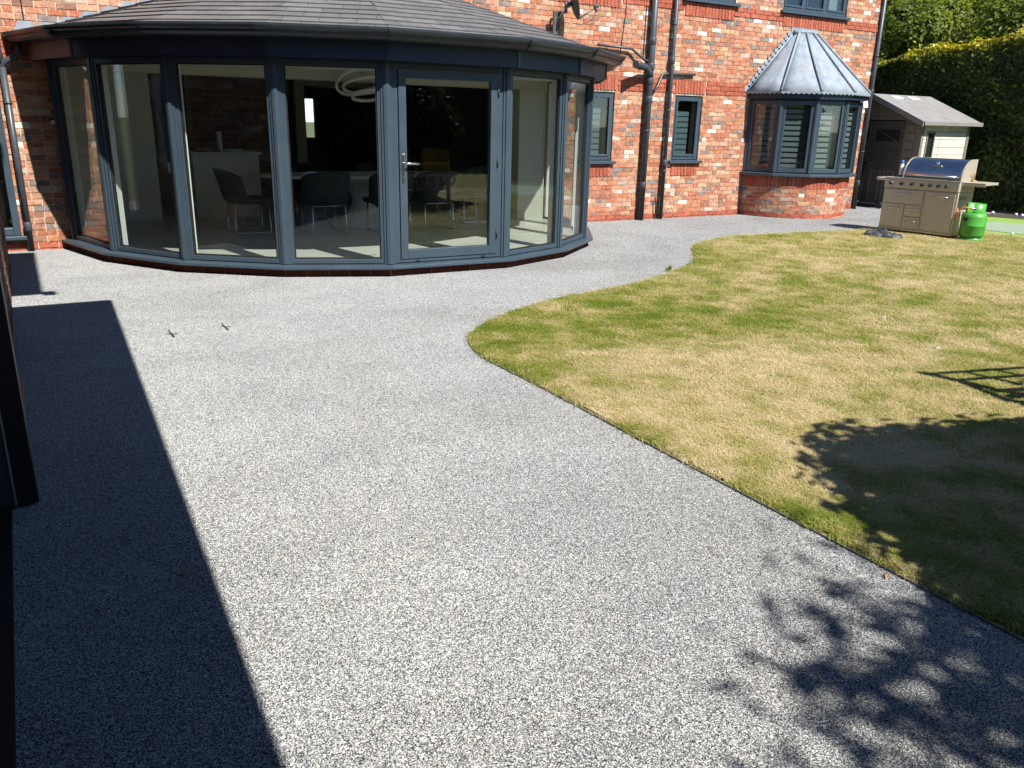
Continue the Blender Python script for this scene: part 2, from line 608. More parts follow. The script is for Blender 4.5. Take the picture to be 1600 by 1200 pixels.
def obj(name, mb, mat, parent=None, world=True, bevel=0.0):
    me = mb.mesh(name) if isinstance(mb, MB) else mb
    if mat and not me.materials:
        me.materials.append(MAT[mat])
    o = bpy.data.objects.new(name, me)
    link(o, parent, world)
    if bevel:
        bv = o.modifiers.new('bevel', 'BEVEL')
        bv.width = bevel
        bv.segments = 2
        bv.limit_method = 'ANGLE'
    return o

def tag(o, label, cat, group=None):
    o['label'] = label
    o['category'] = cat
    if group:
        o['group'] = group
    return o

def structure(name, mb, mat):
    o = obj(name, mb, mat)
    o['kind'] = 'structure'
    return o

def copy_tree(o, parent=None):
    c = o.copy()
    COL.objects.link(c)
    if parent is not None:
        c.parent = parent
    for ch in o.children:
        copy_tree(ch, c)
    return c

def offset_poly(pts, d, ends=None):
    """offset an open plan polyline outward (to the right of travel) by d with mitred joints"""
    P = [Vector(p) for p in pts]
    nn = []
    for a, b in zip(P[:-1], P[1:]):
        t = (b - a).normalized()
        nn.append(Vector((t.y, -t.x)))
    out = []
    for i, p in enumerate(P):
        if i == 0:
            out.append(p + nn[0] * d)
        elif i == len(P) - 1:
            out.append(p + nn[-1] * d)
        else:
            b = (nn[i - 1] + nn[i]).normalized()
            out.append(p + b * (d / b.dot(nn[i])))
    if ends is not None:  # run the first and last leg on to the wall plane y = ends
        for i, j in ((0, 1), (-1, -2)):
            a, b = out[i], out[j]
            k = (ends - b.y) / (a.y - b.y)
            out[i] = b + (a - b) * k
    return [(p.x, p.y) for p in out]

def strip(mb, inner, outer, z0, z1):
    """solid band between two plan polylines; tapered if z0/z1 are tuples (inner, outer)"""
    zi0, zo0 = z0 if isinstance(z0, tuple) else (z0, z0)
    zi1, zo1 = z1 if isinstance(z1, tuple) else (z1, z1)
    for i in range(len(inner) - 1):
        a, b, c, d = inner[i], inner[i + 1], outer[i + 1], outer[i]
        mb.hexa([(*d, zo0), (*c, zo0), (*b, zi0), (*a, zi0), (*d, zo1), (*c, zo1), (*b, zi1), (*a, zi1)])

# ------------------------------------------------------------------ ground
def grid_poly_sheet(name, poly, z, mat):
    mb = MB()
    mb.add([(x, y, z) for x, y in poly], [tuple(range(len(poly)))])
    return structure(name, mb, mat)

grid_poly_sheet('ground', [(-250, -250), (250, -250), (250, 250), (-250, 250)], -0.03, 'far_ground')
grid_poly_sheet('patio', [(-6, -14), (18.2, -14), (18.2, 16), (-6, 16)], 0.0, 'gravel')

EDGE0 = [(2.75, -13.0), (2.75, -5), (2.75, 0), (2.75, 2), (2.755, 3.2), (2.765, 4.2), (2.755, 4.75), (2.77, 5.08), (2.86, 5.42), (3.04, 5.70), (3.51, 6.08),
         (4.30, 6.46), (5.43, 6.75), (6.25, 7.06), (6.88, 7.39), (7.30, 7.69), (7.56, 7.95), (7.79, 8.23), (8.02, 8.50), (8.36, 8.80), (8.92, 9.08), (9.62, 9.24), (10.6, 9.20), (11.65, 9.07), (12.87, 8.97), (14.1, 8.88)]

def catmull(pts, n=8):
    out = []
    for i in range(len(pts) - 1):
        p0 = pts[max(i - 1, 0)]
        p1, p2 = pts[i], pts[i + 1]
        p3 = pts[min(i + 2, len(pts) - 1)]
        for k in range(n):
            t = k / n
            out.append(tuple(0.5 * ((2 * p1[j]) + (-p0[j] + p2[j]) * t + (2 * p0[j] - 5 * p1[j] + 4 * p2[j] - p3[j]) * t * t
                                    + (-p0[j] + 3 * p1[j] - 3 * p2[j] + p3[j]) * t ** 3) for j in (0, 1)))
    out.append(pts[-1])
    return out
EDGE = catmull(EDGE0, 6)
LAWN_X1 = 14.0
lawn_poly = EDGE + [(14.1, -13.0)]

def in_poly(x, y, poly):
    px = np.array([p[0] for p in poly])
    py = np.array([p[1] for p in poly])
    ins = np.zeros(x.shape, bool)
    j = len(poly) - 1
    for i in range(len(poly)):
        c = ((py[i] > y) != (py[j] > y)) & (x < (px[j] - px[i]) * (y - py[i]) / (py[j] - py[i] + 1e-12) + px[i])
        ins ^= c
        j = i
    return ins

def vnoise(x, y, s, seed):
    """smooth value noise in numpy"""
    g = np.random.default_rng(seed).random((256, 256))
    u, v = x / s + 50, y / s + 50
    i, j = np.floor(u).astype(int), np.floor(v).astype(int)
    a, b = u - i, v - j
    a = a * a * (3 - 2 * a)
    b = b * b * (3 - 2 * b)
    q = lambda ii, jj: g[ii % 256, jj % 256]
    return (q(i, j) * (1 - a) + q(i + 1, j) * a) * (1 - b) + (q(i, j + 1) * (1 - a) + q(i + 1, j + 1) * a) * b

def dryness(x, y):
    """how scorched the lawn is: 0 green .. 1 straw"""
    ed = np.array(EDGE)
    d = np.full(x.shape, 9.0)
    for k in range(0, len(ed) - 1):
        a, b = ed[k], ed[k + 1]
        t = np.clip(((x - a[0]) * (b[0] - a[0]) + (y - a[1]) * (b[1] - a[1])) / (np.sum((b - a) ** 2) + 1e-9), 0, 1)
        d = np.minimum(d, np.hypot(x - a[0] - t * (b[0] - a[0]), y - a[1] - t * (b[1] - a[1])))
    v = 0.575 + 0.24 * (vnoise(x, y, 1.5, 1) - 0.5) + 0.26 * (vnoise(x, y, 0.55, 2) - 0.5) + 0.55 * (vnoise(x, y, 0.2, 3) - 0.5) + 0.70 * (vnoise(x, y, 0.065, 4) - 0.5)
    def blob(cx, cy, rx, ry, amt):
        return amt * np.exp(-(((x - cx) / rx) ** 2 + ((y - cy) / ry) ** 2))
    v += -0.13 * np.exp(-(d / 0.3) ** 2)
    v += blob(3.8, 5.4, 1.1, 0.8, -0.36) + blob(5.2, 5.3, 1.0, 0.7, -0.18) + blob(4.6, 6.05, 0.35, 0.2, -0.36)
    v += blob(4.15, 6.08, 0.22, 0.16, 0.35) + blob(6.1, 4.9, 1.3, 0.5, -0.20)
    v += blob(4.4, 3.6, 1.0, 0.8, 0.26) + blob(3.6, 4.5, 0.3, 0.4, 0.15) + blob(5.6, 3.4, 1.5, 0.6, 0.16) + blob(3.7, 2.6, .8, .5, 0.2)
    v += blob(8.5, 5.2, 2.5, 1.2, 0.14) + blob(8.0, 6.8, 1.6, 0.6, 0.10) + blob(7.3, 5.8, 1.2, 0.5, -0.10) + blob(11.5, 7.5, 2.5, 1.0, 0.10)
    return np.clip(v, 0, 1)

def make_lawn():
    # sheet: boundary polygon filled, plus a fine grid carrying the dryness map
    import bmesh
    gx = np.arange(2.6, 14.25, 0.09)
    gy = np.arange(-2.5, 9.5, 0.09)
    X, Y = np.meshgrid(gx, gy)
    ins = in_poly(X, Y, lawn_poly)
    idx = -np.ones(X.shape, int)
    verts, faces = [], []
    # full cells inside
    for r in range(X.shape[0] - 1):
        for c in range(X.shape[1] - 1):
            if ins[r, c] and ins[r + 1, c] and ins[r, c + 1] and ins[r + 1, c + 1]:
                q = []
                for (a, b) in ((r, c), (r, c + 1), (r + 1, c + 1), (r + 1, c)):
                    if idx[a, b] < 0:
                        idx[a, b] = len(verts)
                        verts.append((X[a, b], Y[a, b], 0.010 + 0.012 * (vnoise(np.array([X[a, b]]), np.array([Y[a, b]]), 0.7, 9)[0] - 0.5)))
                    q.append(idx[a, b])
                faces.append(q)
    me = bpy.data.meshes.new('lawn')
    me.from_pydata(verts, [], faces)
    vx = np.array([v[0] for v in verts])
    vy = np.array([v[1] for v in verts])
    at = me.attributes.new('dry', 'FLOAT', 'POINT')
    at.data.foreach_set('value', dryness(vx, vy).astype(np.float32))
    me.materials.append(MAT['lawn_base'])
    lawn = bpy.data.objects.new('lawn', me)
    COL.objects.link(lawn)
    lawn['kind'] = 'structure'
    # smooth-edged apron under it that runs exactly to the edging and on behind the camera
    mb = MB()
    ap = EDGE + [(14.1, -13.0)]
    mb.add([(x, y, 0.004) for x, y in ap], [tuple(range(len(ap) - 1, -1, -1))])
    o = structure('lawn_soil', mb, 'lawn_base')
    bm = bmesh.new()
    bm.from_mesh(o.data)
    bmesh.ops.triangulate(bm, faces=bm.faces[:])
    bm.to_mesh(o.data)
    bm.free()
    a2 = o.data.attributes.new('dry', 'FLOAT', 'POINT')
    a2.data.foreach_set('value', np.full(len(o.data.vertices), 0.35, dtype=np.float32))
    return lawn
lawn = make_lawn()

# steel edging strip between patio and lawn
mb = MB()
e_in = [(x, y) for x, y in EDGE]
strip(mb, e_in, offset_poly([(x, y) for x, y in EDGE], -0.006), -0.02, 0.009)
obj_edge = obj('lawn_edging', mb, 'edging_steel')
tag(obj_edge, 'thin dark metal edging strip curving between gravel patio and lawn', 'edging')

# putting green strip and planting bed beyond the lawn
grid_poly_sheet('turf_fringe', [(14.1, -13), (17.05, -13), (17.2, 8.9), (16.9, 9.75), (14.3, 9.2), (14.1, 8.9)], 0.008, 'turf_fringe')
grid_poly_sheet('putting_green', [(14.55, -9), (16.35, -9), (16.4, 8.3), (16.1, 8.9), (14.8, 8.6), (14.6, 8.1)], 0.014, 'turf_green')
grid_poly_sheet('planting_bed', [(17.05, -13), (24, -13), (24, 22), (18.2, 22), (18.2, 9.9), (16.9, 9.75), (17.2, 8.9)], 0.012, 'soil')

def make_grass_blades():
    tufts = []
    tc = bpy.data.collections.new('grass_tufts')
    for k in range(7):
        r_ = random.Random(50 + k)
        mb = MB()
        tone = []
        nb = 16
        for b in range(nb):
            a = r_.random() * 2 * PI
            rad = r_.random() ** 0.5 * 0.055
            x, y = rad * math.cos(a), rad * math.sin(a)
            h = r_.uniform(0.007, 0.021) * (1.25 if k == 0 else 1)
            az = r_.random() * 2 * PI
            lean = r_.uniform(0.5, 1.8) * h * (2.6 if k > 2 else 1.2)
            w = r_.uniform(0.0012, 0.0024)
            dx, dy = math.cos(az), math.sin(az)
            px, py = -dy * w, dx * w
            m_ = (x + dx * lean * 0.35, y + dy * lean * 0.35, h * 0.65)
            t_ = (x + dx * lean, y + dy * lean, h)
            mb.add([(x - px, y - py, -0.003), (x + px, y + py, -0.003), (m_[0] + px * .8, m_[1] + py * .8, m_[2]), (m_[0] - px * .8, m_[1] - py * .8, m_[2]), t_],
                   [(0, 1, 2, 3), (3, 2, 4)])
            tn = r_.random()
            tone += [tn, tn]
        me = mb.mesh('tuft')
        at = me.attributes.new('tone', 'FLOAT', 'FACE')
        at.data.foreach_set('value', np.array(tone, dtype=np.float32))
        me.materials.append(MAT['grass_blade'])
        o = bpy.data.objects.new('tuft', me)
        tc.objects.link(o)
    # scatter points over the lawn, denser near the camera
    pts = []
    n = 620000
    X = rng.uniform(2.75, 14.1, n)
    Y = rng.uniform(-1.0, 9.4, n)
    dist = np.hypot(X, Y)
    keep = rng.random(n) < np.clip((4.2 / dist) ** 1.35, 0.14, 1.0)
    # only what the photograph can see or a step aside of it
    ang = np.degrees(np.arctan2(X, Y))
    keep &= (ang < 80) | (dist < 6)
    keep &= in_poly(X, Y, lawn_poly) & in_poly(X - .035, Y, lawn_poly) & in_poly(X, Y + .03, lawn_poly) & in_poly(X - .025, Y + .025, lawn_poly)
    X, Y = X[keep], Y[keep]
    dr = dryness(X, Y)
    # dead patches carry fewer blades
    k2 = rng.random(len(X)) < np.clip(1.15 - 0.45 * dr, 0.45, 1)
    X, Y, dr = X[k2], Y[k2], dr[k2]
    me = bpy.data.meshes.new('grass')
    co = np.zeros((len(X), 3), dtype=np.float32)
    co[:, 0], co[:, 1], co[:, 2] = X, Y, 0.008
    me.vertices.add(len(X))
    me.vertices.foreach_set('co', co.ravel())
    a = me.attributes.new('dry', 'FLOAT', 'POINT')
    a.data.foreach_set('value', dr.astype(np.float32))
    dcam = np.hypot(X, Y)
    a = me.attributes.new('siz', 'FLOAT', 'POINT')
    a.data.foreach_set('value', (np.clip(0.75 + dcam / 14.0, 0.9, 1.7) * rng.uniform(0.75, 1.25, len(X)) * np.where(dr < 0.35, 0.9, 0.9)).astype(np.float32))
    a = me.attributes.new('rot', 'FLOAT', 'POINT')
    a.data.foreach_set('value', rng.uniform(0, 6.28, len(X)).astype(np.float32))
    me.update()
    go = bpy.data.objects.new('grass', me)
    COL.objects.link(go)
    go['kind'] = 'stuff'
    tag(go, 'short patchy grass, scorched straw yellow with green areas, covering the lawn', 'grass')
    ng = bpy.data.node_groups.new('grass_scatter', 'GeometryNodeTree')
    ng.interface.new_socket('Geometry', in_out='INPUT', socket_type='NodeSocketGeometry')
    ng.interface.new_socket('Geometry', in_out='OUTPUT', socket_type='NodeSocketGeometry')
    gi = ng.nodes.new('NodeGroupInput')
    gout = ng.nodes.new('NodeGroupOutput')
    m2p = ng.nodes.new('GeometryNodeMeshToPoints')
    iop = ng.nodes.new('GeometryNodeInstanceOnPoints')
    ci = ng.nodes.new('GeometryNodeCollectionInfo')
    ci.inputs['Collection'].default_value = tc
    ci.inputs['Separate Children'].default_value = True
    ci.inputs['Reset Children'].default_value = True
    iop.inputs['Pick Instance'].default_value = True
    na = ng.nodes.new('GeometryNodeInputNamedAttribute')
    na.data_type = 'FLOAT'
    na.inputs[0].default_value = 'siz'
    nr = ng.nodes.new('GeometryNodeInputNamedAttribute')
    nr.data_type = 'FLOAT'
    nr.inputs[0].default_value = 'rot'
    cx = ng.nodes.new('ShaderNodeCombineXYZ')
    L = ng.links.new
    L(gi.outputs[0], m2p.inputs[0])
    L(m2p.outputs[0], iop.inputs['Points'])
    L(ci.outputs[0], iop.inputs['Instance'])
    L(na.outputs[0], iop.inputs['Scale'])
    L(nr.outputs[0], cx.inputs[2])
    L(cx.outputs[0], iop.inputs['Rotation'])
    L(iop.outputs[0], gout.inputs[0])
    md = go.modifiers.new('scatter', 'NODES')
    md.node_group = ng
make_grass_blades()

# ------------------------------------------------------------------ brickwork
CLS = [((0.52, 0.190, 0.090), 0.24), ((0.54, 0.255, 0.150), 0.26), ((0.46, 0.145, 0.072), 0.14), ((0.56, 0.32, 0.18), 0.11),
       ((0.25, 0.19, 0.16), 0.08), ((0.35, 0.165, 0.105), 0.08), ((0.76, 0.66, 0.54), 0.045), ((0.56, 0.42, 0.31), 0.045)]
RED = [(0.40, 0.112, 0.066), (0.45, 0.135, 0.080), (0.36, 0.095, 0.058), (0.43, 0.12, 0.068)]

def brick_col(r_):
    u = r_.random()
    for c, p in CLS:
        if u < p:
            break
        u -= p
    j = r_.uniform(0.88, 1.12)
    g = sum(c) / 3
    return tuple(min(0.9, (x * .92 + g * .08) * 1.0 * q * j * r_.uniform(0.96, 1.04)) for x, q in zip(c, (.98, 1.02, 1.04)))

def red_col(r_):
    c = r_.choice(RED)
    j = r_.uniform(0.9, 1.1)
    return tuple(x * j for x in c)

def lay(u0, u1, z0, z1, opens, zoff=0.095, special=None, seed=1, L=0.225, C=0.075):
    """list of (ua, ub, za, zb, kind) in stretcher bond, cut round the openings"""
    r_ = random.Random(seed)
    out = []
    k0 = math.floor((z0 - zoff) / C)
    k1 = math.ceil((z1 - zoff) / C)
    for k in range(k0, k1):
        za, zb = zoff + k * C + 0.005, zoff + (k + 1) * C - 0.005
        zm = (za + zb) / 2
        if zm < z0 or zm > z1:
            continue
        segs = [(u0, u1)]
        for (a, b, c, d) in opens:
            if c < zm < d:
                ns = []
                for (s0, s1) in segs:
                    if b <= s0 or a >= s1:
                        ns.append((s0, s1))
                    else:
                        if a > s0:
                            ns.append((s0, a))
                        if b < s1:
                            ns.append((b, s1))
                segs = ns
        kind = special(zm) if special else 'mixed'
        off = (L / 2 if k % 2 else 0) + r_.uniform(-0.006, 0.006)
        n0 = math.floor((u0 - off) / L) - 1
        n1 = math.ceil((u1 - off) / L) + 1
        for i in range(n0, n1):
            a, b = off + i * L + 0.005, off + (i + 1) * L - 0.005
            parts = [(a, b)]
            if kind == 'mixed' and r_.random() < 0.16:  # snapped headers
                m = (a + b) / 2
                parts = [(a, m - 0.005), (m + 0.005, b)]
            for (p, q) in parts:
                for (s0, s1) in segs:
                    c, d = max(p, s0), min(q, s1)
                    if d - c > 0.035:
                        out.append((c, d, za, zb, kind))
    return out

def soldiers(u0, u1, z0, z1):
    n = max(1, round((u1 - u0) / 0.075))
    w = (u1 - u0) / n
    return [(u0 + i * w + 0.005, u0 + (i + 1) * w - 0.005, z0 + 0.004, z1 - 0.004, 'soldier') for i in range(n)]

def wall_bricks(parent, bricks, to_world, seed, singles, rank, proud, shade=1.0):
    """to_world(u, depth_out, z) -> xyz. the best-ranked bricks become objects, the rest one joined part"""
    r_ = random.Random(seed)
    bricks = sorted(bricks, key=rank)
    def geo(mb, br):
        a, b, z0, z1, kind = br
        d = proud(br) + r_.uniform(-0.0025, 0.0025)
        j = [r_.uniform(-0.0018, 0.0018) for _ in range(8)]
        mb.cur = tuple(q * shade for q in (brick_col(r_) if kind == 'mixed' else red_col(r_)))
        back = -0.03
        P = [to_world(a + j[0], d, z0 + j[1]), to_world(b + j[2], d + j[6], z0 + j[3]), to_world(b, back, z0), to_world(a, back, z0),
             to_world(a + j[4], d + j[7], z1 + j[5]), to_world(b + j[2], d, z1 + j[1]), to_world(b, back, z1), to_world(a, back, z1)]
        mb.hexa(P)
    pair = (MAT['brick_mixed'], MAT['brick_red'])
    for br in bricks[:singles]:
        mb = MB()
        geo(mb, br)
        obj('brick', mb, 'brick_mixed' if br[4] == 'mixed' else 'brick_red', parent)
    rest = {'brick_mixed': MB(), 'brick_red': MB()}
    for br in bricks[singles:]:
        geo(rest['brick_mixed' if br[4] == 'mixed' else 'brick_red'], br)
    for mname, mb in rest.items():
        if mb.f:
            o = obj('brickwork', mb, mname, parent)
            o['kind'] = 'stuff'

def sheet_with_holes(u0, u1, z0, z1, opens, to_world, depth=0.0):
    us = sorted(set([u0, u1] + [min(max(o[i], u0), u1) for o in opens for i in (0, 1)]))
    zs = sorted(set([z0, z1] + [min(max(o[i], z0), z1) for o in opens for i in (2, 3)]))
    mb = MB()
    for a, b in zip(us[:-1], us[1:]):
        for c, d in zip(zs[:-1], zs[1:]):
            um, zm = (a + b) / 2, (c + d) / 2
            if any(o[0] < um < o[1] and o[2] < zm < o[3] for o in opens):
                continue
            P = [to_world(a, 0, c), to_world(b, 0, c), to_world(b, -0.28, c), to_world(a, -0.28, c), to_world(a, 0, d), to_world(b, 0, d), to_world(b, -0.28, d), to_world(a, -0.28, d)]
            mb.hexa(P)
    return mb

WY = 11.70
HX0, HX1, HZ1 = -3.2, 15.62, 5.25
# real openings in the wall
OP_SUN = (0.75, 7.5, -0.1, 2.36)
WIN = {'w1': (8.29, 8.95, 1.05, 2.165), 'w2': (10.30, 10.96, 1.05, 2.165),
       'upA': (10.34, 11.56, 3.76, 4.95), 'upB': (12.76, 14.56, 3.76, 4.95), 'upC': (7.7, 9.0, 3.76, 4.95)}
OP_BAY = (12.32, 14.48, 0.85, 2.22)
OP_FR = (-1.55, -0.05, 0.19, 2.12)
opens = [OP_SUN, OP_BAY, OP_FR] + [(a, b, c - 0.07, d) for a, b, c, d in WIN.values()]
house = thing('brick_house', 'red and cream mottled brick house wall with grey framed windows and red brick bands', 'house', (6.2, WY, 0))
hw = lambda u, d, z: (u, WY + 0.008 - d, z)
wall = obj('wall', sheet_with_holes(HX0, HX1, -0.1, HZ1, opens, hw), 'mortar', house)
# brick zones set aside for soldier courses
sol = []
for k in ('w1', 'w2'):
    a, b, c, d = WIN[k]
    sol += [(a - 0.03, b + 0.04, 2.195, 2.42), (a + 0.02, b - 0.01, 0.772, 0.978)]
for k in ('upA', 'upB', 'upC'):
    a, b, c, d = WIN[k]
    sol += [(a + 0.03, b - 0.03, 3.47, 3.69)]

def special(z):
    if z < 0.095:
        return 'plinth'
    if 2.195 < z < 2.42 or 3.545 < z < 3.695:
        return 'band'
    return 'mixed'
bl = lay(HX0, HX1, -0.055, HZ1, opens + sol, special=special, seed=3)
for s in sol:
    bl += soldiers(*s)

def hproud(br):
    return {'mixed': 0.008, 'plinth': 0.011, 'band': 0.020, 'soldier': 0.022}[br[4]]

def hrank(br):
    x, z = (br[0] + br[1]) / 2, (br[2] + br[3]) / 2
    vis = (-0.08 < x < 0.62 and z < 3.1) or (x > 8.2 and z < 4.3)
    return (0 if vis else 1, math.hypot(x, z - 1.66) - (br[1] - br[0]) * 4)
wall_bricks(wall, bl, hw, 5, 300, hrank, hproud)

# plain return wall and eaves that close the house outside the picture
mb = MB()
mb.box(HX1 - 0.24, HX1, WY + 0.29, WY + 6.3, -0.1, HZ1)
mb.box(HX0, 5.2, WY + 6.0, WY + 6.25, -0.1, HZ1)
mb.box(5.9, HX1, WY + 6.0, WY + 6.25, -0.1, HZ1)
mb.box(5.2, 5.9, WY + 6.0, WY + 6.25, 2.2, HZ1)
mb.box(5.2, 5.9, WY + 6.0, WY + 6.25, -.1, .9)
mb.box(HX0, HX0 + 0.24, WY + 0.29, WY + 6.0, -0.1, HZ1)
obj('return_wall', mb, 'brick_red', house)
mb = MB()
mb.add([(HX0 - .3, WY - .12, HZ1), (HX1 + .1, WY - .12, HZ1), (HX1 + .1, WY + 6.5, HZ1), (HX0 - .3, WY + 6.5, HZ1), (HX0 - .3, WY + 3.2, HZ1 + 2), (HX1 + .1, WY + 3.2, HZ1 + 2)],
       [(3, 2, 1, 0), (0, 1, 5, 4), (2, 3, 4, 5), (1, 2, 5), (3, 0, 4)])
obj('roof', mb, 'shed_roof', house)

# corner moulding that covers the raw end of the brickwork
def house_window(key, lights, blind, seed):
    a, b, c, d = WIN[key]
    fr = MB()
    y0, y1 = WY + 0.03, WY + 0.10
    t = 0.06
    fr.box(a, a + t, y0, y1, c, d)
    fr.box(b - t, b, y0, y1, c, d)
    fr.box(a + t, b - t, y0, y1, c, c + t)
    fr.box(a + t, b - t, y0, y1, d - t, d)
    w = (b - a) / lights
    for i in range(1, lights):
        fr.box(a + i * w - 0.045, a + i * w + 0.045, y0, y1, c + t, d - t)
    win = obj('window', fr, 'frame_paint', house, bevel=0.006)
    r_ = random.Random(seed)
    for i in range(lights):
        s0 = a + i * w + (t if i == 0 else 0.045)
        s1 = a + (i + 1) * w - (t if i == lights - 1 else 0.045)
        sa = MB()  # opening sash, slightly proud
        q = 0.035
        for bx in ((s0, s0 + q, c + t, d - t), (s1 - q, s1, c + t, d - t), (s0 + q, s1 - q, c + t, c + t + q), (s0 + q, s1 - q, d - t - q, d - t)):
            sa.box(bx[0], bx[1], y0 - 0.012, y0 + 0.045, bx[2], bx[3])
        obj('sash', sa, 'frame_paint', win, bevel=0.004)
        p = MB()
        p.box(s0 + q - .004, s1 - q + .004, y0 + 0.012, y0 + 0.034, c + t + q - .004, d - t - q + .004)
        obj('pane', p, 'glass', win)
        if blind:
            z = c + t + 0.02
            top = d - t - (0.24 if key == 'w2' else 0.20)
            while z < top:
                m = MB()
                tilt = r_.uniform(-0.002, 0.002)
                m.box(s0 + q, s1 - q - 0.10, WY + 0.125, WY + 0.13, z + tilt, z + 0.072)
                obj('blind_slat', m, 'blind_teal', win)
                z += 0.098
            m = MB()
            m.box(s0 + q, s1 - q - 0.10, WY + 0.135, WY + 0.139, c + t, top)
            obj('blind_backing', m, 'blind_backing', win)
        elif i == lights - 1:
            m = MB()
            m.box(s0 + q + 0.10, s1 - q, WY + 0.16, WY + 0.18, c + t, d - t)
            obj('curtain', m, 'blind_pale', win)
    sl = MB()
    sl.hexa([(a - .06, WY - 0.07, c - .065), (b + .06, WY - 0.07, c - .065), (b + .06, WY + 0.1, c - .065), (a - .06, WY + .1, c - .065),
             (a - .06, WY - 0.07, c - .018), (b + .06, WY - 0.07, c - .018), (b + .06, WY + 0.1, c - .002), (a - .06, WY + .1, c - .002)])
    obj('sill', sl, 'frame_paint', win, bevel=0.005)
    rb = MB()  # dim room behind
    P0 = (a - .4, b + .4, WY + 0.30, WY + 1.6, c - .5, d + .2)
    x0, x1, yy0, yy1, zz0, zz1 = P0
    rb.add([(x0, yy0, zz0), (x1, yy0, zz0), (x1, yy1, zz0), (x0, yy1, zz0), (x0, yy0, zz1), (x1, yy0, zz1), (x1, yy1, zz1), (x0, yy1, zz1)],
           [(0, 1, 2, 3), (7, 6, 5, 4), (2, 6, 7, 3), (1, 5, 6, 2), (0, 3, 7, 4)])
    obj('room_lining', rb, 'interior_dark', win)
house_window('w1', 1, True, 1)
house_window('w2', 1, True, 2)
house_window('upA', 2, False, 3)
house_window('upB', 3, False, 4)
house_window('upC', 3, False, 5)

# tall glazed unit left of the sunroom
a, b, c, d = OP_FR
fr = MB()
for bx in ((a, a + .08, c, d), (b - .08, b, c, d), (a + .08, b - .08, c, c + .09), (a + .08, b - .08, d - .08, d)):
    fr.box(bx[0], bx[1], WY - .005, WY + .09, bx[2], bx[3])
fwin = obj('window', fr, 'frame_paint', house, bevel=0.008)
m = MB(); m.box(a + .076, b - .076, WY + .03, WY + .055, c + .086, d - .076); obj('pane', m, 'glass', fwin)
m = MB(); m.box(a - .05, b + .055, WY - .10, WY + .05, c - .05, c - .004); obj('sill', m, 'frame_paint', fwin, bevel=0.006)
m = MB(); m.box(a - .5, b + .06, WY + .3, WY + 1.6, c - .02, c - .005); obj('floor_inside', m, 'floor_tile', fwin)
m = MB(); m.box(a - .5, b + .12, WY + 1.6, WY + 1.7, c, d); m.box(b + .06, b + .12, WY + .3, WY + 1.6, c, d); obj('inside_wall', m, 'interior_dark', fwin)
m = MB(); m.box(b - .40, b - .12, WY + .75, WY + 1.0, c + .55, c + .60); m.box(b - .38, b - .14, WY + .8, WY + .9, c, c + .55); obj('side_cabinet', m, 'interior_white', fwin)

# ------------------------------------------------------------------ sunroom
GL = [(0.53, 11.62), (0.86, 10.46), (1.48, 9.48), (2.38, 8.76), (3.41, 8.34), (4.84, 8.30), (5.87, 8.68), (6.75, 9.36), (7.40, 10.36), (7.72, 11.62)]
SR = thing('sunroom', 'many sided glass sunroom with blue grey frames and slate roof', 'sunroom', (4.12, 10.0, 0))
Z_SILL, Z_FR0, Z_FR1 = 0.085, 0.135, 2.20
# brick plinth
mb = MB()
pin = offset_poly(GL, -0.16, WY - 0.02)
pout = offset_poly(GL, 0.045, WY - 0.02)
strip(mb, pin, pout, -0.06, Z_SILL)
plinth = obj('plinth', mb, 'mortar', SR)
r_ = random.Random(21)
po = offset_poly(GL, 0.045, WY - 0.02)
for i in range(len(po) - 1):
    A, B = Vector(po[i]), Vector(po[i + 1])
    t = (B - A).normalized()
    n = Vector((t.y, -t.x))
    L_ = (B - A).length
    nb = max(2, round(L_ / 0.225))
    w = L_ / nb
    for k in range(nb):
        m = MB()
        m.cur = tuple(c * .42 for c in red_col(r_))  # red darkened to stand in for shade under the sill
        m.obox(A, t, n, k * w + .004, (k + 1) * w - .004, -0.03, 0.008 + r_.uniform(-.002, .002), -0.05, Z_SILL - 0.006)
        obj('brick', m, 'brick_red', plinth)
# sill
sill = MB()
si = offset_poly(GL, -0.12, WY - 0.01)
so = offset_poly(GL, 0.135, WY - 0.01)
strip(sill, si, so, Z_SILL, (Z_FR0, Z_FR0 - 0.018))
obj('sill', sill, 'frame_paint', SR, bevel=0.004)
# terracotta sill end on the right return
m = MB(); m.obox((7.86, 11.2), (0, 1), (1, 0), -0.2, 0.45, -0.14, 0.02, Z_SILL + .06, Z_SILL + .075); obj('sill_end', m, 'tile_sill', SR)

def post_poly(P, t0, n0, t1, n1, w=0.075):
    """stepped mullion outline at a glazing corner"""
    P = Vector(P)
    b = (n0 + n1).normalized()
    out = []
    for s, n, sg in ((t0, n0, -1), (t1, n1, 1)):
        pass
    k = 1.0 / b.dot(n0)
    pts = []
    def at(s, t, n, d):
        return P + t * s + n * d
    # left flank stepping out, ridge, right flank
    pts += [at(-w, t0, n0, -0.055), at(-w, t0, n0, 0.012), at(-w * .72, t0, n0, 0.012), at(-w * .72, t0, n0, 0.026), at(-w * .34, t0, n0, 0.026), at(-w * .34, t0, n0, 0.04)]
    pts += [P + b * (0.043 * k)]
    pts += [at(w * .34, t1, n1, 0.04), at(w * .34, t1, n1, 0.026), at(w * .72, t1, n1, 0.026), at(w * .72, t1, n1, 0.012), at(w, t1, n1, 0.012), at(w, t1, n1, -0.055)]
    pts += [P - b * (0.055 * k)]
    return [(p.x, p.y) for p in pts]

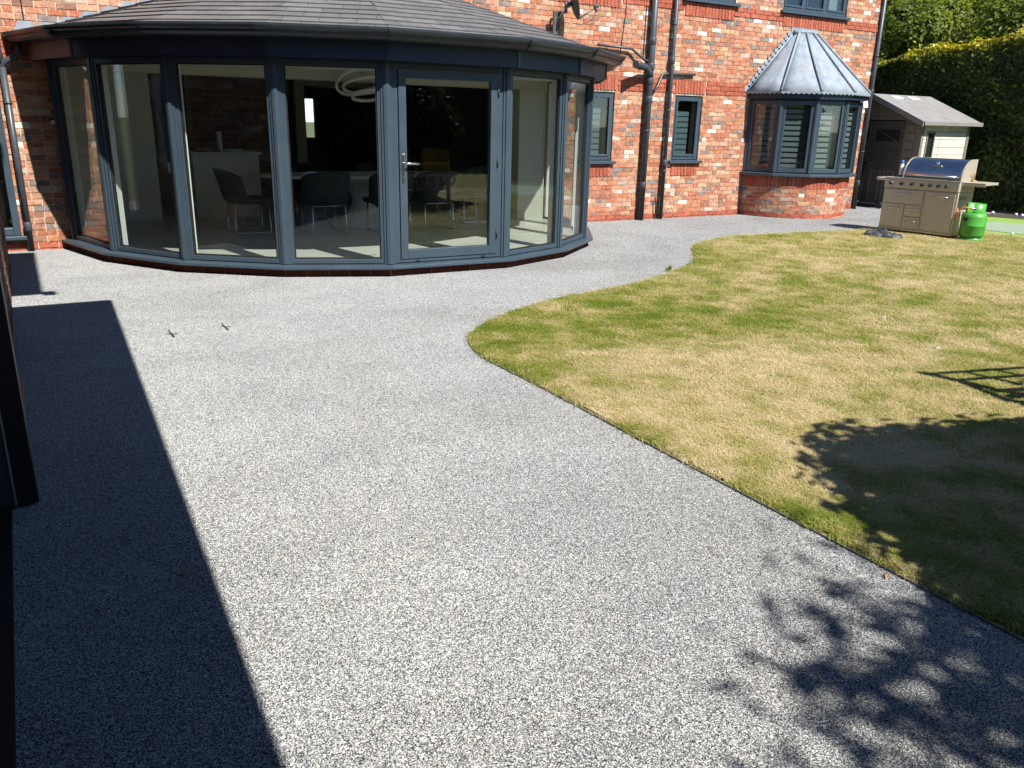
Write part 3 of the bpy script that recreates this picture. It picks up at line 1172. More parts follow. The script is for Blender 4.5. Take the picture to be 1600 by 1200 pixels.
TN = []
for A, B in zip(GL[:-1], GL[1:]):
    t = (Vector(B) - Vector(A)).normalized()
    TN.append((t, Vector((t.y, -t.x)), (Vector(B) - Vector(A)).length))
for i, P in enumerate(GL):
    t0, n0, _ = TN[max(i - 1, 0)]
    t1, n1, _ = TN[min(i, len(TN) - 1)]
    m = MB()
    m.prism(post_poly(P, t0, n0, t1, n1), Z_FR0 - 0.004, Z_FR1)
    obj('post', m, 'frame_paint', SR)
    # painted inner lining of each corner, seen pale through the glass
    m = MB()
    b = (n0 + n1).normalized()
    q = Vector(P) - b * 0.062
    tt = Vector((-b.y, b.x))
    m.obox(q, tt, b, -0.045, 0.045, -0.085, -0.002, Z_FR0, Z_FR1 + .05)
    obj('inner_lining', m, 'interior_white', SR)
PW = 0.072
for i, (t, n, L_) in enumerate(TN):
    A = Vector(GL[i])
    if i != 4:
        fr = MB()
        e = 0.048
        fr.obox(A, t, n, PW, L_ - PW, -0.05, 0.016, Z_FR0, Z_FR0 + e)
        fr.obox(A, t, n, PW, L_ - PW, -0.05, 0.016, Z_FR1 - e, Z_FR1)
        fr.obox(A, t, n, PW, PW + .022, -0.05, 0.010, Z_FR0 + e, Z_FR1 - e)
        fr.obox(A, t, n, L_ - PW - .022, L_ - PW, -0.05, 0.010, Z_FR0 + e, Z_FR1 - e)
        w_ = obj('window', fr, 'frame_paint', SR, bevel=0.003)
        bd = MB()
        z0, z1, s0, s1 = Z_FR0 + e, Z_FR1 - e, PW + .022, L_ - PW - .022
        g = 0.014
        for (a0, a1, c0, c1) in ((s0, s1, z0, z0 + g), (s0, s1, z1 - g, z1), (s0, s0 + g, z0 + g, z1 - g), (s1 - g, s1, z0 + g, z1 - g)):
            bd.obox(A, t, n, a0, a1, -0.04, -0.004, c0, c1)
        obj('gasket', bd, 'rubber', w_)
        p = MB()
        p.obox(A, t, n, s0 + .006, s1 - .006, -0.034, -0.012, z0 + .006, z1 - .006)
        obj('pane', p, 'glass', w_)
    else:
        # fixed outer frame and glazed door leaf
        fr = MB()
        e = 0.05
        fr.obox(A, t, n, PW, PW + e, -0.05, 0.014, Z_FR0, Z_FR1)
        fr.obox(A, t, n, L_ - PW - e, L_ - PW, -0.05, 0.014, Z_FR0, Z_FR1)
        fr.obox(A, t, n, PW + e, L_ - PW - e, -0.05, 0.014, Z_FR1 - e, Z_FR1)
        fr.obox(A, t, n, PW + e, L_ - PW - e, -0.05, 0.018, Z_FR0, Z_FR0 + 0.035)
        obj('door_frame', fr, 'frame_paint', SR, bevel=0.004)
        d0, d1 = PW + e + .005, L_ - PW - e - .005
        z0, z1 = Z_FR0 + .041, Z_FR1 - e - .005
        lf = MB()
        st = 0.085
        lf.obox(A, t, n, d0, d0 + st, -0.045, 0.028, z0, z1)
        lf.obox(A, t, n, d1 - st, d1, -0.045, 0.028, z0, z1)
        lf.obox(A, t, n, d0 + st, d1 - st, -0.045, 0.028, z0, z0 + .10)
        lf.obox(A, t, n, d0 + st, d1 - st, -0.045, 0.028, z1 - .085, z1)
        door = obj('door', lf, 'frame_paint', SR, bevel=0.004)
        p = MB(); p.obox(A, t, n, d0 + st - .005, d1 - st + .005, -0.028, -0.006, z0 + .095, z1 - .08); obj('pane', p, 'glass', door)
        hb = MB()
        hx = d0 + 0.042
        c0 = A + t * hx
        hb.obox(c0, t, n, -0.017, 0.017, 0.028, 0.036, 1.00, 1.30)
        obj('handle_plate', hb, 'chrome', door, bevel=0.004)
        hb = MB()
        def P3(s, dd, z): return (A.x + t.x * s + n.x * dd, A.y + t.y * s + n.y * dd, z)
        hb.tube([P3(hx, 0.034, 1.20), P3(hx, 0.078, 1.20)], 0.011, 10)
        hb.tube([P3(hx - .012, 0.078, 1.20), P3(hx + .05, 0.080, 1.20), P3(hx + .165, 0.078, 1.198)], 0.011, 10)
        obj('handle', hb, 'chrome', door)
        hb = MB(); hb.tube([P3(hx, 0.034, 1.05), P3(hx, 0.046, 1.05)], 0.013, 12); obj('lock_cylinder', hb, 'chrome', door)
        for zz in (0.40, 1.20, 1.95):
            hb = MB(); hb.tube([P3(d1 + .004, 0.034, zz - .05), P3(d1 + .004, 0.034, zz + .05)], 0.009, 8); obj('hinge', hb, 'rubber', door)
        for ss in (0.30, 1.12):
            hb = MB(); hb.obox(A, t, n, ss, ss + .045, 0.018, 0.026, Z_FR0 + .008, Z_FR0 + .024); obj('drain_cap', hb, 'rubber', SR)

# head, soffit, fascia, gutter
hd = MB()
strip(hd, offset_poly(GL, -0.10, WY - 0.005), offset_poly(GL, 0.05, WY - 0.005), Z_FR1, Z_FR1 + 0.065)
obj('head_beam', hd, 'fascia_paint', SR)
sf = MB()
strip(sf, offset_poly(GL, 0.052, WY - 0.004), offset_poly(GL, 0.168, WY - 0.004), Z_FR1 + 0.030, Z_FR1 + 0.045)
obj('soffit', sf, 'fascia_paint', SR)
fi, fo = offset_poly(GL, 0.17, WY - 0.003), offset_poly(GL, 0.195, WY - 0.003)
for i in range(len(fi) - 1):
    m = MB()
    strip(m, fi[i:i + 2], fo[i:i + 2], Z_FR1 + 0.012, 2.43)
    obj('fascia_board', m, 'soffit_brown' if i == 0 else ('gutter_plastic' if i == 8 else 'fascia_paint'), SR)
    if 0 < i < 9:
        m = MB()
        c = Vector(fo[i])
        b = (TN[i - 1][1] + TN[i][1]).normalized()
        m.obox(c, Vector((-b.y, b.x)), b, -0.022, 0.022, -0.012, 0.006, Z_FR1 + 0.008, 2.40)
        obj('fascia_joint', m, 'fascia_paint', SR)
m = MB(); strip(m, offset_poly(GL, 0.196, WY - .003), offset_poly(GL, 0.224, WY - .003), 2.39, 2.43); obj('gutter_batten', m, 'fascia_paint', SR)
# gutter: ogee profile swept along the eave, one length per side
GP = [(0.225, 2.485), (0.225, 2.385), (0.315, 2.382), (0.365, 2.392), (0.388, 2.415), (0.398, 2.44), (0.418, 2.452), (0.428, 2.475), (0.428, 2.497), (0.418, 2.497), (0.414, 2.478), (0.39, 2.465), (0.375, 2.44), (0.335, 2.402), (0.237, 2.400), (0.237, 2.485)]
rails = [offset_poly(GL, d, WY - 0.002) for d, z in GP]
for i in range(len(GL) - 1):
    m = MB()
    V, F = [], []
    for (q, (d, z)) in zip(rails, GP):
        V += [(*q[i], z), (*q[i + 1], z)]
    for k in range(len(GP)):
        k2 = (k + 1) % len(GP)
        F.append((2 * k, 2 * k2, 2 * k2 + 1, 2 * k + 1))
    F.append(tuple(range(0, 2 * len(GP), 2)))
    F.append(tuple(range(2 * len(GP) - 1, 0, -2)))
    m.add(V, F)
    gt = obj('gutter', m, 'gutter_plastic', SR)
    if 0 < i:
        b = (TN[i - 1][1] + TN[i][1]).normalized()
        tt = Vector((-b.y, b.x))
        V, F = [], []
        rl2 = [offset_poly(GL, d + 0.006, WY - .002)[i] for d, z in GP[1:9]]
        m = MB()
        for q, (d, z) in zip(rl2, GP[1:9]):
            V += [(q[0] - tt.x * .035, q[1] - tt.y * .035, z - .004), (q[0] + tt.x * .035, q[1] + tt.y * .035, z - .004)]
        for k in range(7):
            F.append((2 * k, 2 * k + 2, 2 * k + 3, 2 * k + 1))
        m.add(V, F)
        obj('gutter_joint', m, 'gutter_plastic', SR)

# slate roof: every facet runs to one apex on the house wall
APEX = Vector((4.12, WY + 0.02, 3.74))
EZ = 2.475
ev = offset_poly(GL, 0.345, WY - 0.0)
deck = MB()
for i in range(len(ev) - 1):
    deck.add([(*ev[i], EZ - .03), (*ev[i + 1], EZ - .03), tuple(APEX + Vector((0, 0, -.03)))], [(0, 1, 2)])
    deck.add([(*ev[i], EZ - .06), (*ev[i + 1], EZ - .06), tuple(APEX + Vector((0, 0, -.06)))], [(2, 1, 0)])
roof = obj('roof', deck, 'gutter_plastic', SR)
single, rest = [], MB()
r_ = random.Random(33)
GAUGE = 0.20
for i in range(len(ev) - 1):
    A, B = Vector((*ev[i], EZ)), Vector((*ev[i + 1], EZ))
    mid = (A + B) / 2
    t = (B - A).normalized()
    foot = A + t * ((APEX - A).dot(t))
    sl = APEX - foot
    SLEN = sl.length
    s_ = sl.normalized()
    nrm = t.cross(s_).normalized()
    if nrm.z < 0:
        nrm = -nrm
    af = (APEX - A).dot(t)
    L_ = (B - A).length
    rows = int(SLEN / GAUGE)
    for k in range(rows):
        y0, y1 = k * GAUGE - (0.02 if k == 0 else 0), min((k + 1) * GAUGE + 0.06, SLEN)
        lf = lambda y: max(0.0, af * min(max(y, 0), SLEN) / SLEN)
        rg = lambda y: L_ + (af - L_) * min(max(y, 0), SLEN) / SLEN
        W = 0.36
        off = (0.18 if k % 2 else 0.0) + r_.uniform(-.02, .02)
        x = off - W
        while x < rg(y0):
            a0, a1 = x + .0025, x + W - .0025
            l0, l1, g0, g1 = lf(y0), lf(y1), rg(y0), rg(y1)
            q = [(max(a0, l0 + .002), y0), (min(a1, g0 - .002), y0), (min(a1, g1 - .002), y1), (max(a0, l1 + .002), y1)]
            x += W
            if q[1][0] - q[0][0] < 0.03:
                continue
            if q[2][0] < q[3][0]:
                mx = min(max((q[2][0] + q[3][0]) / 2, l1), g1)
                q[2] = (mx + .001, y1)
                q[3] = (mx - .001, y1)
            m = MB()
            j = r_.uniform(0.86, 1.16)
            col = (0.122 * j, 0.122 * j, 0.123 * j)
            dz = r_.uniform(0, .0025)
            P = []
            for h0, h1 in ((0.0, -0.012), (0.009 + dz, -0.006)):
                for qi, (qx, qy) in enumerate(q):
                    hh = h0 if qi < 2 else h1
                    P.append(tuple(A + t * qx + s_ * qy + nrm * hh))
            tgt = m if (k < 11 and 0 <= i <= 7 and len(single) < 300) else rest
            tgt.cur = col
            tgt.hexa(P)
            if tgt is m:
                single.append(1)
                obj('slate', m, 'slate', roof)
o = obj('slates', rest, 'slate', roof)
o['kind'] = 'stuff'
# stepped lead flashing up both abutments
for side in (0, 1):
    E0 = Vector((*ev[0 if side == 0 else -1], EZ))
    n_ = 17
    for k in range(n_):
        a = E0 + (APEX - E0) * (k / n_)
        b = E0 + (APEX - E0) * ((k + 1.12) / n_)
        m = MB()
        zz = 0.095 + math.ceil((b.z + 0.012 - 0.095) / 0.075) * 0.075
        y0, y1 = WY - 0.018 - .003 * (k % 2), WY - 0.006
        pts = [(a.x, a.z - .10), (b.x, b.z - .10), (b.x, zz - .006), (a.x + (b.x - a.x) * .42, zz - .006), (a.x + (b.x - a.x) * .10, a.z + .004)]
        V = [(x, y0, z) for x, z in pts] + [(x, y1, z) for x, z in pts]
        F = [tuple(range(5)), tuple(range(9, 4, -1))] + [(i, (i + 1) % 5, 5 + (i + 1) % 5, 5 + i) for i in range(5)]
        m.add(V, F)
        obj('flashing', m, 'lead', SR)

# ------------------------------------------------------------------ sunroom interior
FZ = 0.10
mb = MB()
gp = offset_poly(GL, -0.10, WY)
mb.add([(x, y, FZ) for x, y in gp] + [(9.4, WY, FZ), (9.4, 17.2, FZ), (0.35, 17.2, FZ), (0.35, WY, FZ)], [tuple(range(len(gp) + 4))])
structure('sunroom_floor', mb, 'floor_tile')
m = MB()
cp = offset_poly(GL, -0.08, WY)
m.add([(x, y, Z_FR1 + .07) for x, y in cp], [tuple(range(len(cp) - 1, -1, -1))])
obj('ceiling', m, 'ceiling', SR)
m = MB()
m.box(0.35, 9.4, 11.99, 17.2, 2.50, 2.56)
structure('kitchen_ceiling', m, 'ceiling')
m = MB()
m.box(0.36, 1.84, 13.57, 13.75, FZ, 2.50)
m.box(0.36, 0.50, 11.99, 13.57, FZ, 2.50)
structure('kitchen_partition', m, 'interior_white')
m = MB()
m.box(0.70, 7.56, 11.66, 12.02, 2.14, 2.48)   # bulkhead over the opening
m.box(7.05, 7.56, 11.68, 12.02, FZ, 2.14)
m.box(0.60, 0.86, 11.68, 12.02, FZ, 2.14)
structure('opening_lining', m, 'interior_cream')
m = MB()
m.box(0.36, 5.24, 17.2, 17.3, FZ, 2.5)
m.box(5.46, 9.4, 17.2, 17.3, FZ, 2.5)
m.box(5.24, 5.46, 17.2, 17.3, FZ, 1.24)
m.box(5.24, 5.46, 17.2, 17.3, 2.0, 2.5)
m.box(9.4, 9.5, 11.99, 17.3, FZ, 2.5)
structure('kitchen_wall', m, 'interior_dark')
m = MB()
m.box(1.84, 4.3, 16.6, 16.7, FZ, 2.5)
structure('kitchen_feature_wall', m, 'interior_brick')
# double socket and switch plates on the white partition
for x, wd in ((1.43, .09), (1.60, .15)):
    t_ = thing('wall_socket', 'single white wall socket low on the pale partition' if wd < .1 else 'double white wall socket low on the pale partition', 'socket', (x, 13.565, .47))
    m = MB(); m.box(x - wd / 2, x + wd / 2, 13.556, 13.568, .43, .515); obj('face_plate', m, 'white_plastic', t_, bevel=.004)
    for k in range(1 if wd < .1 else 2):
        m = MB()
        cx_ = x + (0 if wd < .1 else (-.035 + .07 * k))
        for dx, dz in ((0, .02), (-.011, -.004), (.011, -.004)):
            m.box(cx_ + dx - .004, cx_ + dx + .004, 13.552, 13.557, .468 + dz, .478 + dz)
        obj('pin_holes', m, 'rubber', t_)
# tall dark dresser with bottles
dr = thing('drinks_cabinet', 'tall black open shelved cabinet beside the white partition', 'cabinet', (2.1, 14.1, FZ))
m = MB(); m.box(1.86, 1.90, 13.9, 14.3, FZ, 2.3); m.box(2.40, 2.44, 13.9, 14.3, FZ, 2.3); m.box(1.90, 2.40, 14.26, 14.3, FZ, 2.3); obj('carcass', m, 'interior_dark', dr)
for z in (0.12, 1.05, 1.42, 1.74, 2.26):
    m = MB(); m.box(1.90, 2.40, 13.9, 14.26, z, z + .03); obj('shelf', m, 'interior_dark', dr)
m = MB(); m.box(1.90, 2.40, 13.88, 13.9, .15, 1.05); obj('cabinet_door', m, 'interior_dark', dr)
for k in range(8):
    x = 1.97 + (k % 4) * .115
    z = 1.45 if k < 4 else 1.08
    m = MB(); m.lathe([(0, 0), (.035, 0), (.035, .14), (.012, .2), (.012, .25), (0, .25)], (x, 14.02, z), 10)
    tag(obj('bottle', m, 'blind_pale' if k % 2 else 'blind_teal'), 'glass bottle standing on a shelf of the black drinks cabinet', 'bottle', 'bottles in the drinks cabinet')
# sculptural chrome stand lights
t_ = thing('candle_stand', 'tall chrome stand with two white square candle holders by the partition', 'candle stand', (1.98, 12.9, FZ))
m = MB(); m.lathe([(0, 0), (.09, 0), (.09, .015), (.012, .03), (.012, .05)], (1.98, 12.9, FZ), 16); obj('base', m, 'chrome', t_)
m = MB(); m.tube([(1.98, 12.9, .14), (2.02, 12.9, .4), (1.96, 12.9, .62), (1.94, 12.9, .85)], .014, 8); m.tube([(2.02, 12.9, .4), (2.03, 12.9, .55), (2.06, 12.9, .7)], .012, 8); obj('stem', m, 'chrome', t_)
m = MB(); m.box(1.89, 1.99, 12.85, 12.95, .84, .98); m.box(2.01, 2.11, 12.85, 12.95, .69, .83); obj('holders', m, 'white_plastic', t_, bevel=.006)
# kitchen island
isl = thing('kitchen_island', 'pale stone panelled kitchen island with clutter on its worktop', 'kitchen island', (2.85, 13.9, FZ))
m = MB(); m.box(2.34, 3.34, 13.5, 14.35, FZ, 1.06); obj('panel', m, 'island_panel', isl, bevel=.004)
m = MB(); m.box(2.30, 3.38, 13.47, 14.4, 1.063, 1.10); obj('worktop', m, 'island_panel', isl, bevel=.004)
m = MB(); m.lathe([(0, 0), (.04, 0), (.04, .30), (0, .30)], (2.80, 13.7, 1.10), 12); tag(obj('paper_roll', m, 'white_plastic'), 'upright white paper roll on the kitchen island', 'paper roll')
m = MB(); m.lathe([(0, 0), (.06, .005), (.14, .05), (.145, .055), (.05, .015), (0, .012)], (2.55, 13.75, 1.10), 16); tag(obj('fruit_bowl', m, 'mustard'), 'yellowish bowl on the kitchen island', 'bowl')
m = MB(); m.lathe([(0, 0), (.07, .0), (.16, .035), (.155, .04), (.06, .012), (0, .01)], (3.02, 13.72, 1.10), 16); tag(obj('dish', m, 'white_plastic'), 'shallow white dish on the kitchen island beside the paper roll', 'dish')
# pendant row over the island
for k in range(5):
    x = 2.55 + k * .16
    t_ = thing('spot_lamp', 'small unlit dark spot lamp on the ceiling row above the kitchen island', 'ceiling lamp', (x, 14.4 - k * .08, 2.5), 'ceiling spots over the island')
    m = MB(); m.lathe([(0, 0), (.02, 0), (.03, -.07), (.028, -.07), (0, -.02)], (x, 14.4 - k * .08, 2.5), 12); obj('shade', m, 'chrome', t_)
# doorway with dark blue curtains at the back
t_ = thing('curtain', 'dark navy full length curtain hanging behind the dining table', 'curtain', (6.0, 16.9, FZ))
m = MB()
V, F = [], []
for k in range(41):
    x = 5.62 + k * .02
    y = 16.9 + .03 * math.sin(k * 1.6)
    V += [(x, y, FZ), (x, y, 2.2)]
for k in range(40):
    F.append((2 * k, 2 * k + 2, 2 * k + 3, 2 * k + 1))
m.add(V, F, True)
cu = obj('cloth', m, 'navy_curtain', t_)
sdm = cu.modifiers.new('thick', 'SOLIDIFY'); sdm.thickness = .008
m = MB(); m.tube([(5.2, 16.9, 2.22), (6.5, 16.9, 2.22)], .015, 8); obj('rail', m, 'chrome', t_)
m = MB(); m.box(4.50, 4.68, 15.3, 15.42, FZ, 2.18); m.box(4.50, 6.1, 15.3, 15.38, 2.18, 2.42)
structure('inner_door_lining', m, 'interior_cream')

# dining table and chairs
TB = (4.47, 11.95)
tb = thing('dining_table', 'long pale oval dining table on a flared pedestal inside the sunroom', 'table', (*TB, FZ))
m = MB()
ov = [(TB[0] + 1.5 * math.copysign(abs(math.cos(a)) ** .75, math.cos(a)), TB[1] + .56 * math.copysign(abs(math.sin(a)) ** .75, math.sin(a))) for a in [2 * PI * k / 48 for k in range(48)]]
m.prism(ov, .825, .855)
obj('table_top', m, 'table_top', tb)
m = MB()
m.lathe([(0, 0), (.50, 0), (.48, .03), (.30, .12), (.17, .30), (.16, .42), (.28, .60), (.62, .715), (.62, .722), (0, .722)], (TB[0], TB[1], FZ), 28)
obj('pedestal', m, 'table_top', tb)

def make_chair():
    root = thing('dining_chair', 'x', 'chair', (0, 0, 0))
    LOC[root.name] = Vector((0, 0, 0))
    # chair faces +Y, origin on floor
    m = MB()
    pts = []
    for k in range(17):
        a = PI * k / 16
        pts.append((-.25 * math.cos(a), -.06 - .19 * math.sin(a)))
    seat = [(.25, .22), (.25, -.06)] + [(x, y) for x, y in reversed(pts)][1:-1] + [(-.25, -.06), (-.25, .22)]
    m.prism(seat, .40, .475)
    obj('seat', m, 'chair_fabric', root, bevel=.02)
    m = MB()
    V, F = [], []
    n = 17
    for lay_, (rr, ) in enumerate(((.0,), (.035,))):
        for row, z in enumerate((.44, .56, .68, .80, .86)):
            for k in range(n):
                a = PI * (k / (n - 1)) * 1.0
                cut = abs(k - 8) / 8.0
                zz = z if row == 0 else .44 + (z - .44) * (1 - .22 * cut ** 3)
                lean = -.10 * (zz - .44) / .42
                ex = (.27 - rr) * (1 + .04 * row / 4)
                V.append((-ex * math.cos(a), -.05 - (.23 - rr) * math.sin(a) + lean, zz))
    for l in range(2):
        for row in range(4):
            for k in range(n - 1):
                o_ = l * 5 * n + row * n + k
                f = (o_, o_ + 1, o_ + n + 1, o_ + n)
                F.append(f if l == 0 else f[::-1])
    for k in range(n - 1):
        F.append((4 * n + k, 4 * n + k + 1, 9 * n + k + 1, 9 * n + k))
        F.append((k + 1, k, 5 * n + k, 5 * n + k + 1))
    for row in range(4):
        F.append((row * n, row * n + n, 5 * n + row * n + n, 5 * n + row * n))
        F.append((row * n + n - 1 + n, row * n + n - 1, 5 * n + row * n + n - 1, 5 * n + row * n + 2 * n - 1))
    m.add(V, F, True)
    obj('backrest', m, 'chair_fabric', root)
    for sx in (-1, 1):
        m = MB()
        m.tube([(sx * .19, -.20, .40), (sx * .20, -.22, .02), (sx * .20, -.20, .008), (sx * .20, .18, .008), (sx * .20, .20, .02), (sx * .19, .19, .40)], .010, 8)
        obj('leg', m, 'chrome', root)
    m = MB(); m.tube([(-.19, -.19, .392), (.19, -.19, .392)], .009, 8); m.tube([(-.19, .18, .392), (.19, .18, .392)], .009, 8)
    obj('seat_rail', m, 'chrome', root)
    return root
ch0 = make_chair()
chairs = [(2.72, 11.75, -90, 'dark teal dining chair at the table end beside the kitchen island'),
          (3.62, 11.22, 0, 'dark teal dining chair with its back to the fixed pane left of the door'),
          (4.55, 11.14, 0, 'dark teal dining chair on the patio side of the table, behind the door handle stile'),
          (5.22, 11.12, 4, 'dark teal dining chair seen through the glazed door with its back to the glass'),
          (6.22, 11.80, 90, 'dark teal dining chair at the table end beside the cream opening'),
          (3.85, 12.75, 180, 'dark teal dining chair across the table, facing the glass near the island'),
          (5.05, 12.75, 180, 'dark teal dining chair on the kitchen side of the table, facing the door')]
for i, (x, y, a, lb) in enumerate(chairs):
    c = ch0 if i == 0 else copy_tree(ch0)
    c.location = (x, y, FZ)
    c.scale = (1.2, 1.15, 1.0)
    c.rotation_euler = (0, 0, R(a))
    c['label'] = lb
    c['group'] = 'dining chairs round the table'
# mustard armchairs further in
for k, x in enumerate((6.25, 7.1)):
    t_ = thing('armchair', 'mustard upholstered armchair in the dark room behind the table', 'armchair', (x, 15.2, FZ), 'mustard armchairs')
    m = MB(); m.box(x - .28, x + .28, 14.95, 15.45, .35, .55); obj('seat', m, 'mustard', t_, bevel=.05)
    m = MB(); m.box(x - .3, x + .3, 14.85, 14.97, .5, 1.12); obj('backrest', m, 'mustard', t_, bevel=.05)
    m = MB()
    for sx in (-.24, .24):
        for yy in (14.98, 15.4):
            m.tube([(x + sx, yy, FZ), (x + sx * .9, yy, .36)], .015, 6)
    obj('legs', m, 'rubber', t_)
# ring chandelier
t_ = thing('ring_chandelier', 'unlit chandelier of three hanging metal rings over the dining table', 'chandelier', (4.35, 11.5, 2.27))
for (dx, dy, z, rr, tl) in ((-.06, .0, 2.13, .30, .55), (.06, -.02, 2.09, .33, .30), (.10, .03, 1.96, .23, .30)):
    ring = []
    for k in range(41):
        a = 2 * PI * k / 40
        ring.append((4.35 + dx + rr * math.cos(a), 11.5 + dy + rr * math.sin(a), z - tl * rr * math.sin(a)))
    m = MB(); m.tube(ring, .020, 8, cap=False); ro = obj('ring', m, 'white_plastic', t_)
    m = MB()
    for k in range(40):
        a = 2 * PI * k / 40
        p = Vector((4.35 + dx + rr * math.cos(a), 11.5 + dy + rr * math.sin(a), z - tl * rr * math.sin(a)))
        m.tube([p + Vector((0, 0, .03)), p - Vector((0, 0, .03))], .006, 5)
    obj('crystals', m, 'white_plastic', ro)
    m = MB()
    for k in (5, 18, 31):
        p = Vector(ring[k]); m.tube([p, (4.35, 11.5, 2.27)], .0015, 4)
    obj('suspension_wires', m, 'rubber', ro)

# ------------------------------------------------------------------ rainwater pipes and fittings on the house
def pipe(label, x, r, z1, y=WY - 0.075, z0=0.0, collars=(), brackets=()):
    t_ = thing('downpipe', label, 'downpipe', (x, y, 0))
    m = MB(); m.tube([(x, y, z0), (x, y, z1)], r, 20); obj('pipe', m, 'pipe_plastic', t_)
    for z in collars:
        m = MB(); m.tube([(x, y, z - .055), (x, y, z - .045), (x, y, z + .045), (x, y, z + .055)], [r + .003, r + .009, r + .009, r + .003], 20); obj('collar', m, 'pipe_plastic', t_)
    for z in brackets:
        m = MB(); m.tube([(x, y, z - .012), (x, y, z + .012)], r + .006, 20); m.box(x - .016, x + .016, y + r, WY, z - .01, z + .01); obj('bracket', m, 'pipe_plastic', t_)
    return t_
soil = pipe('thick grey soil pipe with swept branch running up the brick wall', 9.62, 0.057, 5.2, y=WY - .085, collars=(0.62, 2.06, 2.36, 2.60, 3.0), brackets=(1.55, 3.9))
m = MB()
m.tube([(9.62, WY - .085, 2.42), (9.55, WY - .11, 2.52), (9.44, WY - .16, 2.575), (9.30, WY - .22, 2.59), (9.16, WY - .28, 2.60)], .057, 18); obj('swept_branch', m, 'pipe_plastic', soil)
m = MB(); m.tube([(9.22, WY - .255, 2.597), (9.12, WY - .297, 2.602)], .064, 18); obj('branch_cap', m, 'pipe_plastic', soil)
m = MB(); m.tube([(9.56, WY - .09, 2.68), (9.45, WY - .10, 2.70), (9.2, WY - .06, 2.86), (8.5, WY - .05, 2.88)], .021, 10); obj('waste_pipe', m, 'pipe_plastic', soil)
m = MB(); m.tube([(9.70, WY - .09, 2.20), (9.80, WY - .08, 2.28), (9.92, WY - .045, 2.48), (10.0, WY - .04, 2.50), (10.68, WY - .04, 2.52)], .024, 10); obj('waste_pipe', m, 'pipe_plastic', soil)
thin = pipe('slim dark downpipe beside the thicker soil pipe', 10.10, 0.036, 5.2, collars=(1.0, 2.72), brackets=(0.86, 1.9, 3.3))
m = MB(); m.tube([(10.03, WY - .05, 0.0), (9.99, WY - .05, .25), (9.955, WY - .05, .36), (9.965, WY - .05, .40), (9.985, WY - .05, .36), (9.995, WY - .05, 0.0)], .008, 6)
tag(obj('cable_loop', m, 'rubber'), 'looped black cable standing at the foot of the slim downpipe', 'cable')
corner = pipe('long dark downpipe at the outer corner of the house near the shed', 15.60, 0.040, 5.2, y=WY - .05, collars=(.55, 2.4), brackets=(1.2, 3.1))
leftp = pipe('dark downpipe with gutter elbow on the brick left of the sunroom', 0.03, 0.036, 2.12, collars=(.30,), brackets=(.34, 1.73))
y_ = WY - .075
m = MB(); m.tube([(.03, y_, 2.08), (.03, y_, 2.14), (.06, y_ - .01, 2.18), (.17, y_ - .02, 2.24), (.22, y_ - .03, 2.29), (.225, y_ - .03, 2.40)], .036, 14); obj('elbow', m, 'pipe_plastic', leftp)
m = MB(); m.tube([(.03, y_, 2.14), (.015, y_, 2.3), (.01, y_, 5.2)], .034, 14); obj('upper_pipe', m, 'pipe_plastic', leftp)
# cables
for lb, pts in (('thin black aerial cable clipped down the wall between dish and soil pipe', [(9.08, WY - .012, 4.6), (9.07, WY - .012, 3.4), (9.0, WY - .012, 2.78)]),
                ('thin dark cable running straight down the brick beside the soil pipe', [(9.50, WY - .012, 4.6), (9.50, WY - .012, 2.72)]),
                ('thin cable tacked to the brick above the sunroom gutter end', [(0.31, WY - .012, 4.0), (0.32, WY - .012, 2.56)])):
    m = MB(); m.tube(pts, .006, 6); tag(obj('cable', m, 'rubber'), lb, 'cable')
# small floodlight by the bay
t_ = thing('wall_lamp', 'small white wall floodlight beside the bay window roof edge', 'wall lamp', (15.36, WY - .06, 2.12))
m = MB(); m.box(15.33, 15.39, WY - .05, WY, 2.03, 2.10); obj('mount', m, 'white_plastic', t_)
m = MB(); m.hexa([(15.29, WY - .16, 2.08), (15.43, WY - .16, 2.08), (15.43, WY - .05, 2.10), (15.29, WY - .05, 2.10), (15.29, WY - .13, 2.22), (15.43, WY - .13, 2.22), (15.43, WY - .05, 2.22), (15.29, WY - .05, 2.22)]); obj('head', m, 'white_plastic', t_, bevel=.008)
# little white sensor left of sunroom
m = MB(); m.box(.44, .50, WY - .035, WY, 1.50, 1.545)
tag(obj('sensor', m, 'white_plastic', bevel=.006), 'tiny white sensor box on the shaded brick beside the sunroom frame', 'sensor')

# satellite dish
DC = Vector((7.80, 11.33, 3.42))
dish = thing('satellite_dish', 'dark oval satellite dish on a wall bracket above the sunroom roof', 'satellite dish', (7.6, WY, 3.2))
dn = Vector((0.90, -0.36, 0.25)).normalized()
dx = dn.cross(Vector((0, 0, 1))).normalized()
dy = dx.cross(dn)
m = MB()
V, F = [], []
ns, nr_ = 28, 6
for lay_ in (0, 1):
    V.append(tuple(DC - dn * (.055 + .006 * lay_)))
    for q in range(1, nr_ + 1):
        f = q / nr_
        for k in range(ns):
            a = 2 * PI * k / ns
            p = DC + dx * (.225 * f * math.cos(a)) + dy * (.25 * f * math.sin(a)) - dn * (.055 * (1 - f * f) + .006 * lay_)
            V.append(tuple(p))
B_ = 1 + nr_ * ns
for l in (0, 1):
    o_ = l * B_
    for k in range(ns):
        k2 = (k + 1) % ns
        f = (o_, o_ + 1 + k, o_ + 1 + k2)
        F.append(f if l == 0 else f[::-1])
        for q in range(nr_ - 1):
            a = o_ + 1 + q * ns
            f = (a + k, a + ns + k, a + ns + k2, a + k2)
            F.append(f if l == 0 else f[::-1])
for k in range(ns):
    k2 = (k + 1) % ns
    a = 1 + (nr_ - 1) * ns
    F.append((a + k, B_ + a + k, B_ + a + k2, a + k2))
m.add(V, F, True)
obj('reflector', m, 'dish_grey', dish)
